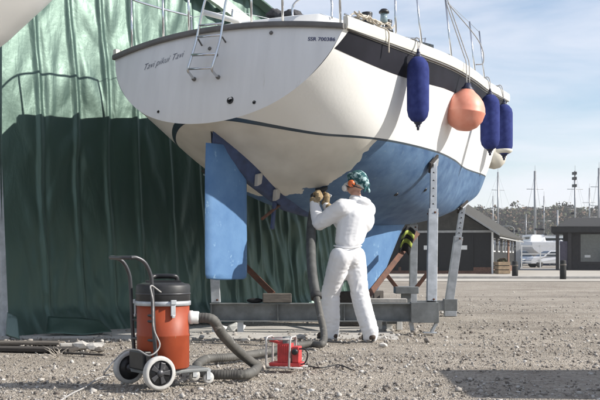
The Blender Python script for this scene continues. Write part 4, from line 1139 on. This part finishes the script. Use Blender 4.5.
# ear defenders with headband behind the neck
for s in (1, -1):
    cpn = H(.005, s * .088, -.004); ed = MB().lathe([(.038, -.012), (.041, .0), (.039, .018), (.026, .034), (.001, .037)], cpn, HM @ Vector((0, s, 0)), 20).build('ear_defender', m_ear, per)
    MB().lathe([(.042, -.018), (.044, -.008), (.04, -.004)], cpn, HM @ Vector((0, s, 0)), 20).build('cushion', m_black, ed)
MB().tube(catmull([H(.0, .115, -.01), H(-.06, .112, -.035), H(-.12, .06, -.05), H(-.135, 0, -.052), H(-.12, -.06, -.05), H(-.06, -.112, -.035), H(0, -.115, -.01)], 6), .007, 8).build('neckband', m_black, per)
# respirator over nose and mouth
mk = MB().ell(H(.105, 0, -.045), (.042, .05, .052), 18, 12, HM); rs_o = mk.build('respirator', m_mask, per)
for s in (1, -1):
    MB().lathe([(.034, -.01), (.036, .012), (.03, .022), (.001, .022)], H(.10, s * .055, -.06), HM @ Vector((.45, s, -.25)), 18).build('filter', m_mask, rs_o)
    MB().tube(catmull([H(.09, s * .05, -.03), H(.03, s * .082, -.045), H(-.06, s * .085, -.03)], 6), .006, 6).build('strap', m_black, rs_o)
# gloves: palm, four curled fingers and thumb, closed on the tool
def glove(wr, el, grip, gdir, side, name='glove'):
    "wr wrist, grip point in the fist, gdir axis of what is held"
    g = MB(); ax = gdir.normalized(); fwd = (grip - wr).normalized(); fwd = (fwd - ax * fwd.dot(ax)).normalized(); out = ax.cross(fwd) * side
    base = grip - fwd * .035 - out * .0
    g.cone(wr - (wr - el).normalized() * -.03, .036, wr, .036).cone(wr, .036, base - fwd * .02, .036)
    for k in range(-1, 2): g.cone(base + ax * .026 * k - fwd * .02, .024, base + ax * .028 * k + out * .024 + fwd * .012, .018)
    for k, ln in enumerate((.92, 1.0, .96, .8)):
        o_ = ax * (.033 - .022 * k)
        p0 = base + o_ + out * .026 + fwd * .014; p1 = p0 + fwd * .034 * ln + out * .012; p2 = p1 + fwd * .012 - out * .034 * ln; p3 = p2 - fwd * .024 * ln - out * .012
        g.cone(p0, .0115, p1, .0108).cone(p1, .0108, p2, .010).cone(p2, .010, p3, .009)
    t0 = base + ax * .036 - out * .004; t1 = t0 + ax * .022 + fwd * .022 - out * .010; t2 = t1 + fwd * .030 - out * .012 - ax * .012
    g.cone(t0, .016, t1, .013).cone(t1, .013, t2, .011)
    o = remesh(g, name, m_glove, per, .0055, 3, lambda c: .002 * noise.noise(c * 90))
    mb = MB(); mb.cone(wr - fwd * .01 + (el - wr).normalized() * .03, .046, wr + (el - wr).normalized() * .005, .044); mb.build('cuff', m_glove, o)
    return o
tool_tip = P(322, 190.5, 12.02); tl0 = P(313.5, 196, 11.90); tl1 = P(325, 197, 11.94)
glove(wrl, ell, P(316.5, 194, 11.86), (P(326, 191, 12.0) - P(312, 197, 11.86)), 1)
glove(wrr, elr, P(325.5, 198, 11.93), Vector((.05, .2, 1)), -1)
# shoes
for an, dirv in ((anl, Vector((-.75, .66, 0))), (anr, Vector((-.35, .94, 0)))):
    dirv.normalize(); b0 = Vector((an.x, an.y, 0)); sm = MB()
    sm.cone(b0 - dirv * .05 + UP * .045, .043, b0 + dirv * .05 + UP * .05, .046).cone(b0 + dirv * .04 + UP * .045, .046, b0 + dirv * .15 + UP * .036, .036).cone(b0 + UP * .06, .05, b0 + UP * .13, .046)
    so_ = remesh(sm, 'shoe', m_shoe, per, .009, 3)
    sv = MB(); rw_ = []
    for q in range(20):
        a = 2 * math.pi * q / 20; sd_ = Vector((-dirv.y, dirv.x, 0)); rw_.append(b0 + dirv * (.05 + .142 * math.cos(a)) + sd_ * (.046 * math.sin(a)) + UP * .0)
    sv.prism(rw_, (0, 0, .02)); sv.build('sole', m_rubber, so_, bevel=.003)

# the tool in his hands
tool = empty('blasting_tool', tl1, 0, 'dark hand-held stripping tool pressed against the hull in gloved hands', 'power tool')
def TL(p): return Vector(p) - tl1
ax = (tool_tip - tl0).normalized()
MB().lathe([(.001, -.02), (.030, -.02), (.034, 0), (.034, .12), (.028, .14), (.001, .14)], TL(tl0), ax, 18).build('motor_body', m_tubeblk, tool)
nrm = Vector((-.25, -.35, .9)).normalized()
MB().lathe([(.055, -.02), (.068, -.005), (.072, .02), (.066, .022), (.001, .014)], TL(tool_tip) + nrm * .012, nrm, 24).build('suction_shroud', m_rubber, tool)
MB().beam(TL(tl1) + Vector((0, 0, .03)), TL(tl1) + Vector((.02, -.02, -.11)), .035, .04).build('handle', m_black, tool, bevel=.008)
MB().beam(TL(tool_tip) + Vector((.02, -.02, -.02)), TL(tool_tip) + Vector((.10, -.07, -.07)), .03, .03).build('guard', m_galv, tool, bevel=.005)

# ================================================================== BACKGROUND
def pl_(p): return Vector(p)
# --- black boat shed on the left ------------------------------------------------
c0 = Vector((10.05, 56, 0)); e1 = Vector((4.75, 17, 0)).normalized(); e0 = Vector((-e1.y, e1.x, 0)) * 1.0   # e1 along the side, e0 to the left along the gable
bs = empty('boat_shed', c0, math.atan2(e1.y, e1.x), 'black timber boat shed with olive gable and long side windows', 'shed')
SL, SW, EV, RG = 17.5, 8.4, 2.25, 5.0      # length (local x), width (local y), eaves, ridge
mb = MB(); mb.prism([(0, 0, .35), (0, SW, .35), (0, SW, EV), (0, 0, EV)], (SL, 0, 0)); mb.build('board_wall', m_shedblk, bs)
mb = MB(); mb.prism([(-.03, -.03, 0), (-.03, SW + .03, 0), (-.03, SW + .03, .36), (-.03, -.03, .36)], (SL + .06, 0, 0)); mb.build('brick_plinth', m_brick, bs)
mb = MB(); mb.prism([(.02, .02, EV + .002), (.02, SW - .02, EV + .002), (.02, SW / 2, RG - .05)], (SL - .04, 0, 0)); mb.build('gable', m_shedroof, bs)
sl_ = math.atan2(RG - EV, SW / 2); roof = MB()
for sg in (0, 1):
    y0, y1 = (-.45, SW / 2) if sg == 0 else (SW + .45, SW / 2); z0 = EV - .45 * math.tan(sl_) + .06
    roof.prism([(-.5, y0, z0), (-.5, y1, RG + .06), (-.5, y1, RG + .16), (-.5, y0, z0 + .10)], (SL + 1.0, 0, 0))
ro = roof.build('roof', m_shedroof, bs)
m_fascia = mat('grey_white_fascia', (.30, .30, .29), .6, var=.15)
for sg in (0, 1):
    y0, y1 = (-.47, SW / 2) if sg == 0 else (SW + .47, SW / 2); z0 = EV - .45 * math.tan(sl_) + .06
    MB().prism([(-.56, y0, z0), (-.56, y1, RG + .06), (-.56, y1, RG + .15), (-.56, y0, z0 + .10)], (.05, 0, 0)).build('verge_board', m_fascia, ro)
MB().box((SL / 2, -.49, EV - .33), (SL + 1.0, .05, .08)).build('gutter', m_fascia, ro)
MB().box((-.02, SW / 2, EV), (.06, SW + .1, .12)).build('tie_board', m_fascia, bs)
MB().box((-.10, -.08, 1.12), (.10, .10, 2.2)).build('corner_post', m_whitep, bs)
for y in (1.3, 3.3, 5.3):
    dr = MB().box((-.03, y + .55, 1.15), (.05, 1.85, 1.95)).build('door', m_shedblk, bs)
    MB().box((-.065, y + .1, 1.4), (.02, .3, .22)).build('notice', m_whitep, dr)
for x in (1.6, 4.4, 7.4, 9.4, 12.4, 14.8):
    wn = MB().box((x, -.015, 1.55), (1.1, .03, .75)).build('window_frame', m_whitep, bs)
    MB().box((x, -.035, 1.55), (.92, .02, .6)).build('pane', m_glass, wn)
dr = MB().box((10.9, -.03, 1.05), (.9, .05, 2.0)).build('door', m_brick, bs)
# --- dark glazed shed on the right ------------------------------------------------
rs_c = P(563, 257, 72); rs_c.z = 0
gs_ = empty('glazed_shed', rs_c, R(-15), 'low dark pavilion with wide glass front and overhanging flat roof', 'pavilion')
m_dkframe = mat('dark_stained_timber', (.028, .024, .024), .6, var=.3)
mb = MB(); mb.box((5.2, 3.2, 1.35), (10.4, 6.2, 2.7)); mb.build('wall', m_dkframe, gs_)
rf = MB(); rf.prism([(-.75, -.9, 2.55), (11.2, -.9, 2.55), (11.2, -.9, 2.85), (-.75, -.9, 2.95)], (0, 8, 0)); 
ro = rf.build('roof', mat('dark_felt_roof', (.03, .029, .028), .9, var=.25), gs_)
MB().prism([(-.4, -.6, 2.955), (.4, 3.2, 3.65), (10.4, 3.2, 3.65), (11.0, -.6, 2.87)], (0, .01, 0)).add([(-.4, -.6, 2.96), (11.0, -.6, 2.87), (10.4, 3.2, 3.65), (.4, 3.2, 3.65)], [(0, 1, 2, 3)], False).build('roof_hip', ro.data.materials[0], gs_)
m_pane = mat('grey_reflecting_glass', (.10, .115, .12), .08, var=.2, spec=.8)
for k in range(4):
    x = 1.1 + 2.35 * k
    wf = MB().box((x + 1.05, .08, 1.45), (2.2, .08, 2.1)).build('window_frame', m_dkframe, gs_)
    MB().box((x + 1.05, .03, 1.5), (2.0, .03, 1.85)).build('pane', m_pane, wf)
    MB().box((x + .5 + .3 * (k % 2), .005, .95), (.38, .012, .16)).build('sticker', m_whitep, wf)
for x in (-.35, .45): MB().box((x, -.6, 1.28), (.22, .22, 2.56)).build('post', m_dkframe, gs_)
MB().box((.05, -.45, 1.1), (.5, .05, 1.7)).build('notice_board', mat('dull_purple_board', (.10, .09, .13), .6), gs_)
# --- timber bollards ------------------------------------------------------------
bol = None
for px, pt, pb, lab in ((515, 261, 278.5, 'short brown timber bollard beside the end of the black boat shed'), (563, 260, 279.5, 'short brown timber bollard in front of the glazed pavilion')):
    dd = EYE * F / (pb - HOR); c = P(px, pb, dd); h = (pb - pt) * dd / F
    b = empty('bollard', (c.x, c.y, 0), 0, lab, 'bollard', 'timber bollards along the road')
    MB().lathe([(.125, -.05), (.13, .3), (.125, h - .05), (.11, h - .01), (.001, h)], (0, 0, 0), (0, 0, 1), 16).build('post', m_shedblk, b)
    MB().lathe([(.132, h - .22), (.136, h - .21), (.136, h - .17), (.132, h - .16)], (0, 0, 0), (0, 0, 1), 16).build('band', m_wood, b)
# --- planters / crate by the shed corner
c = G(502, 274.2); pt_ = empty('planter', (c.x, c.y, 0), .2, 'pale wooden planter at the corner of the black boat shed', 'planter')
mb = MB()
for z in (.12, .34, .56): mb.box((0, -.3, z), (.66, .05, .18)); mb.box((-.33, 0, z), (.05, .56, .18)); mb.box((.33, 0, z), (.05, .56, .18))
mb.build('boards', mat('pale_pallet_wood', (.26, .19, .12), .85, var=.25), pt_)
MB().box((0, 0, .3), (.60, .5, .56)).build('soil', m_darkwood, pt_)
lf_ = raw_quads('foliage', leaf_cloud([(0, 0, .66)], [(.27, .25, .16)], 260, .06), m_leaf); lf_.parent = pt_
# --- parked cars between the sheds -------------------------------------------------
def car(px, dd, rz, paint, label, L_=4.1):
    c = P(px, 0, dd); o = empty('parked_car', (c.x, c.y, 0), rz, label, 'car', 'cars parked between the sheds')
    prof = [(-L_ / 2, .35), (-L_ / 2 + .05, .85), (-L_ / 2 + .25, .95), (-L_ / 2 + .75, 1.40), (-L_ / 2 + 1.2, 1.46), (L_ / 2 - 1.9, 1.43), (L_ / 2 - 1.15, .96), (L_ / 2 - .25, .86), (L_ / 2, .65), (L_ / 2, .32)]
    mb = MB(); 
    rows = [[Vector((x, s * (.84 if z < 1 else .84 - .28 * (z - .95) / .5), z)) for x, z in prof] for s in (-1, 1)]
    mb.grid(rows, smooth=False); 
    for s in (0, 1): mb.f.append(tuple(range(s * len(prof), s * len(prof) + len(prof)))); mb.sm.append(False)
    mb.f.append((0, len(prof) - 1, 2 * len(prof) - 1, len(prof))); mb.sm.append(False)
    mb.build('body', paint, o, bevel=.05)
    for s in (-1, 1):
        MB().add([Vector((x, s * (.84 - .28 * (z - .95) / .5 + .012), z)) for x, z in ((-L_ / 2 + .45, 1.0), (-L_ / 2 + .85, 1.36), (L_ / 2 - 1.95, 1.36), (L_ / 2 - 1.35, 1.0))], [(0, 1, 2, 3)], False).build('side_window', m_glass, o)
        for x in (-L_ / 2 + .75, L_ / 2 - .8): MB().lathe([(.001, -.1), (.2, -.1), (.3, -.08), (.3, .08), (.2, .1), (.001, .1)], (x, s * .78, .30), (0, 1, 0), 20).build('wheel', m_rubber, o)
        MB().box((L_ / 2 - .04, s * .6, .68), (.06, .3, .12)).build('headlight', m_whitep, o)
    MB().add([Vector((x, y, z)) for x, y, z in ((L_ / 2 - 1.13, -.78, 1.0), (L_ / 2 - 1.13, .78, 1.0), (L_ / 2 - 1.80, .58, 1.40), (L_ / 2 - 1.80, -.58, 1.40))], [(0, 1, 2, 3)], False).build('windscreen', m_glass, o)
m_carb = mat('pale_blue_car_paint', (.13, .17, .23), .25, var=.05); m_carw = mat('silver_car_paint', (.5, .51, .53), .25, var=.05)
car(519.5, 94, R(-75), m_carb, 'pale blue car parked by the white post beyond the black shed')
car(549, 92, R(-168), m_carw, 'silver car parked in front of the white cabin cruiser')
# --- white post and barrier rail ---------------------------------------------------
c = P(517.5, 0, 76); o = MB().box((c.x, c.y, 1.0), (.34, .34, 2.0)).build('gate_post', m_whitep, bevel=.02); tag(o, 'thick white gate post beside the far end of the black shed', 'post')
ga = empty('gate', (P(521, 0, 88).x, 88, 0), 0, 'long white railed gate in front of the laid up boats', 'gate')
for z in (.5, 1.15, 1.8): MB().box((1.6, 0, z), (3.1, .06, .09)).build('rail', m_whitep, ga)
for x in (.05, 1.6, 3.15): MB().box((x, 0, .95), (.09, .08, 1.9)).build('upright', m_whitep, ga)
# --- boats laid up behind, each with its mast ---------------------------------------
def far_boat(px, dd, rz, L_, hullm, mast_px, mast_top, label, cabin=True, radar=False, name='laid_up_yacht', thick=.09, cat='yacht', lift=.9):
    c = P(px, 0, dd); o = empty(name, (c.x, c.y, 0), rz, label, cat, 'boats laid up behind the sheds')
    rows = []
    for i in range(15):
        t = i / 14; x = -L_ / 2 + L_ * t; B = L_ * .165 * (1 - max(0, (t - .35) / .65) ** 2.2) + .02; zk = lift + .9 * max(0, (t - .6) / .4) ** 2 + .25 * max(0, (.2 - t) / .2); zd = lift + 1.5 + .35 * t
        h = [(B, zd), (B * .98, zd - .5), (B * .85, zk + .5), (B * .5, zk + .15), (0, zk)]
        rows.append([Vector((x, y, z)) for y, z in h] + [Vector((x, -y, z)) for y, z in reversed(h[:-1])])
    mb = MB().grid(rows); n = 9; mb.f.append(tuple(range(n))); mb.sm.append(False)
    for i in range(14): b = i * n; mb.f.append((b, b + n, b + 2 * n - 1, b + n - 1)); mb.sm.append(False)
    mb.build('hull', hullm, o)
    mb = MB(); mb.box((-.2, 0, lift * .5 + .1), (L_ * .3, .2, lift + .2)); mb.build('keel', m_antidark, o)
    for x in (-L_ * .25, L_ * .2):
        for s in (1, -1): MB().beam((x, s * L_ * .13, 0), (x, s * L_ * .12, lift + .6), .1, .1).build('prop', m_greysteel, o)
    if cabin:
        cb = MB().box((0, 0, lift + 1.95), (L_ * .42, L_ * .2, .75), None, .82).build('cabin', m_white, o, bevel=.06)
        for s in (1, -1): MB().box((0, s * (L_ * .092 + .012), lift + 1.98), (L_ * .3, .03, .25)).build('cabin_window', m_glass, cb)
    for s in (1, -1):
        mb = MB(); mb.tube([(x, s * L_ * .155 * (1 - max(0, (x / L_ + .15) / .65) ** 2.2), lift + 2.3 + .03 * x) for x in np.linspace(-L_ * .48, L_ * .40, 9)], .02, 6); mb.build('guard_rail', m_steel, o)
    if mast_px:
        m3 = Matrix.Rotation(-rz, 3, 'Z'); mp_ = P(mast_px, 0, dd) - c; mp_.z = 0; mp_ = m3 @ mp_; zt = EYE + (HOR - mast_top) * dd / F
        ms = MB().tube([(mp_.x, mp_.y, lift + 1.4), (mp_.x, mp_.y, zt)], thick, 10).build('mast', m_alu, o)
        for f in (.5, .75):
            z = lift + 1.4 + (zt - lift - 1.4) * f; MB().tube([(mp_.x, mp_.y - .9, z), (mp_.x, mp_.y + .9, z)], .03, 6).build('spreader', m_alu, ms)
        for e in ((L_ * .48, 0), (-L_ * .48, 0), (mp_.x, L_ * .15), (mp_.x, -L_ * .15)):
            MB().tube([(mp_.x, mp_.y, zt - .2), (e[0], e[1], lift + 1.7)], .007, 5).build('stay', m_greysteel, ms)
        MB().tube([(mp_.x, mp_.y, zt), (mp_.x, mp_.y, zt + .6)], .015, 5).build('aerial', m_greysteel, ms)
        MB().tube([(mp_.x, mp_.y, lift + 2.9), (mp_.x - L_ * .38, mp_.y * .5, lift + 2.8)], .10, 8).build('boom', m_navy, ms)
        if radar:
            MB().lathe([(.30, -.12), (.36, 0), (.3, .12), (.001, .15)], (mp_.x + .35, mp_.y, lift + 1.4 + (zt - lift - 1.4) * .42), (0, 0, 1), 16).build('radar_dome', m_black, ms)
            for f in (.9, .8, .97): MB().box((mp_.x + .15, mp_.y, lift + 1.4 + (zt - lift - 1.4) * f), (.7, .25, .3)).build('masthead_gear', m_black, ms)
m_nb2 = mat('pale_grey_gelcoat', (.55, .56, .58), .4, var=.06)
far_boat(543, 116, R(-8), 5.6, m_white, None, 0, 'white cabin cruiser standing between the sheds behind the gate', name='cabin_cruiser', cat='motor boat', lift=.35)
far_boat(497, 118, R(120), 8.5, m_nb2, 498, 172, 'yacht whose tall thin mast rises behind the black shed roof')
far_boat(486, 150, R(100), 8, m_white, 493, 196, 'yacht with the short mast farthest left behind the black shed', thick=.07)
far_boat(533, 112, R(95), 8.5, m_nb2, 535, 171, 'yacht with the tallest thick mast between the two sheds', thick=.13)
far_boat(546, 135, R(80), 8, m_white, 544, 196, 'yacht with a thin mast right of the thickest mast', thick=.07)
far_boat(556, 120, R(170), 8, m_nb2, 557.5, 210, 'yacht with a stubby pale mast just left of the pavilion', thick=.10)
far_boat(577, 115, R(100), 9, m_nb2, 575, 171, 'yacht with radar dome and gear on its mast above the pavilion', thick=.10, radar=True)
far_boat(590, 140, R(75), 8, m_white, 589.5, 188, 'yacht with a thin bare mast right of the radar mast', thick=.08)
far_boat(600, 110, R(95), 9, m_nb2, 599, 168, 'yacht with a thick mast at the right picture edge', thick=.12)
far_boat(527, 170, R(60), 8, m_white, 526, 214, 'far yacht with a low mast seen beside the white gate post', thick=.08)
# street lamp between the sheds
c = P(514, 0, 100); lm = empty('street_lamp', (c.x, c.y, 0), 0, 'grey street lamp with a short arm behind the black shed', 'lamp')
MB().tube(catmull([(0, 0, 0), (0, 0, 3), (0, 0, 3.5), (-.25, 0, 3.75), (-.8, 0, 3.8)], 6), .06, 8).build('pole', m_greysteel, lm); MB().box((-.9, 0, 3.78), (.5, .2, .12)).build('lamp_head', m_greysteel, lm, bevel=.02)
# --- unseen van, added outside the frame to cast the foreground shadow -------------------
van = empty('shadow_caster_van', (6.25, 7.4, 0), 0, 'unseen dark van added off to the right to cast a shadow on the gravel', 'van')
m_van = mat('dark_blue_van_paint', (.03, .045, .08), .3, var=.1)
prof = [(-2.4, .35), (-2.4, 1.75), (-2.25, 1.90), (1.0, 1.95), (1.35, 1.85), (1.9, 1.15), (2.45, 1.0), (2.5, .35)]
mb = MB(); rows = [[Vector((x, s * (.92 - .07 * max(0, z - 1)), z)) for x, z in prof] for s in (-1, 1)]; mb.grid(rows, smooth=False)
for s in (0, 1): mb.f.append(tuple(range(s * 8, s * 8 + 8))); mb.sm.append(False)
mb.f.append((0, 7, 15, 8)); mb.sm.append(False); mb.build('body', m_van, van, bevel=.06)
for s in (1, -1):
    MB().box((1.05, s * .888, 1.45), (.75, .03, .5)).build('side_window', m_glass, van, bevel=.02)
    for x in (-1.55, 1.65): MB().lathe([(.001, -.11), (.2, -.11), (.33, -.09), (.33, .09), (.2, .11), (.001, .11)], (x, s * .84, .33), (0, 1, 0), 24).build('wheel', m_rubber, van)
    MB().box((-2.41, s * .75, .95), (.03, .14, .4)).build('tail_light', m_red, van)
    MB().box((-2.41, s * .42, 1.4), (.03, .66, .5)).build('rear_window', m_glass, van)

# ================================================================== SMALL GROUND THINGS
slab = MB(); rows = []
for i in range(81):
    t = i / 80; x = -4.3 + 5.4 * t; y0 = 11.55 + .25 * t + .22 * noise.noise(Vector((x * 1.3, 0, 1))) + .10 * noise.noise(Vector((x * 6, 0, 1))); y1 = 13.4 + .9 * t + .25 * noise.noise(Vector((x * 1.5, 3, 1)))
    rows.append([(x, y0 + (y1 - y0) * k / 8, (-.03 if k in (0, 8) else .010 + .010 * noise.noise(Vector((x * 2, k, 1))))) for k in range(9)])
o = slab.grid(rows, smooth=True).build('concrete_strip', m_conc); tag(o, kind='structure')
n = 700; xx = rng.uniform(-4, 1.4, n); dd_ = 11.2 + rng.random(n) ** 1.5 * 1.7; sz = np.clip(np.exp(rng.normal(-4.7, .6, n)), .005, .035)
tag(stones('rubble', np.stack([xx, dd_, sz * .3 + .005], 1), sz, m_stone), 'broken stones and grit scattered along the concrete strip below the cradle', 'rubble', kind='stuff')
def board(name, p, q, w_, h_, m, label, cat, grp):
    p, q = Vector(p), Vector(q); o = MB().beam(p + UP * h_ / 2, q + UP * h_ / 2, w_, h_).build(name, m, bevel=.006); return tag(o, label, cat, grp)
board('scrap_board', G(-20, 350), G(74, 351.5), .24, .035, m_darkwood, 'dark weathered board lying on the gravel at the left edge', 'board', 'boards lying by the shed')
board('scrap_board', G(-30, 344), G(62, 344.5), .20, .03, m_wood, 'grey board lying just behind the dark board at the left', 'board', 'boards lying by the shed')
board('scrap_board', G(60, 346.5), G(104, 345.5), .10, .03, m_conc, 'pale broken batten pointing right beside the dark board', 'board', 'boards lying by the shed')
board('scrap_board', G(66, 354), G(104, 356), .035, .018, m_darkwood, 'thin dark stick on the gravel in front of the boards', 'board', 'boards lying by the shed')
def rock(px, py, r, label, m=m_conc, grp='broken concrete lumps'):
    v = IV * np.array([r * 1.25, r * .9, r * .62]) * (1 + .45 * (rng.random((len(IV), 1)) - .5)); c = G(px, py)
    o = MB().add([Vector(q) + Vector((c.x, c.y, r * .38)) for q in v], [tuple(f) for f in IF], False).build('rubble_lump', m); return tag(o, label, 'rubble', grp)
rock(82, 349, .085, 'pale concrete lump at the end of the boards'); rock(93, 350, .075, 'pale concrete lump right of the boards, the larger of two close together'); rock(99, 351.5, .05, 'small brown-grey lump beside the pale concrete lumps', m_wood)
rock(236, 331, .10, 'white rubble lump under the left end of the cradle beam', m_whitep); rock(222, 330, .06, 'small white chip of rubble beside the cradle foot', m_whitep)
rock(272, 341, .06, 'pale lump on the gravel behind the red transformer'); rock(246, 341.5, .05, 'small pale lump left of the red transformer, on the concrete edge'); rock(300, 339, .055, 'pale lump on the gravel between hose and cradle beam'); rock(383, 347, .045, 'pale stone right of the worker and his shoes')
# dead weed by the boards
wd_ = MB()
for k in range(16):
    c = G(57 + random.uniform(-2, 3), 357 + random.uniform(-2, 2)); tipp = c + Vector((random.uniform(-.12, .12), random.uniform(-.1, .1), random.uniform(.04, .12)))
    wd_.tube([c, c.lerp(tipp, .5) + Vector((random.uniform(-.03, .03), 0, .01)), tipp], [.003, .0025, .001], 4)
o = wd_.build('dry_weed', m_rope); tag(o, 'small dry weed stalks growing from gravel in front of the boards', 'weed')

# ================================================================== HAZE
hm = bpy.data.materials.new('haze_air'); hm.use_nodes = True; t = hm.node_tree; t.nodes.clear()
vo = N(t, 'ShaderNodeVolumePrincipled'); ho = N(t, 'ShaderNodeOutputMaterial'); t.links.new(vo.outputs[0], ho.inputs['Volume'])
vo.inputs['Color'].default_value = (.93, .95, 1, 1); vo.inputs['Density'].default_value = .00040; vo.inputs['Anisotropy'].default_value = .2
hz_ = MB().box((50, 280, 23), (1000, 760, 48)).build('haze', hm); tag(hz_, kind='stuff')
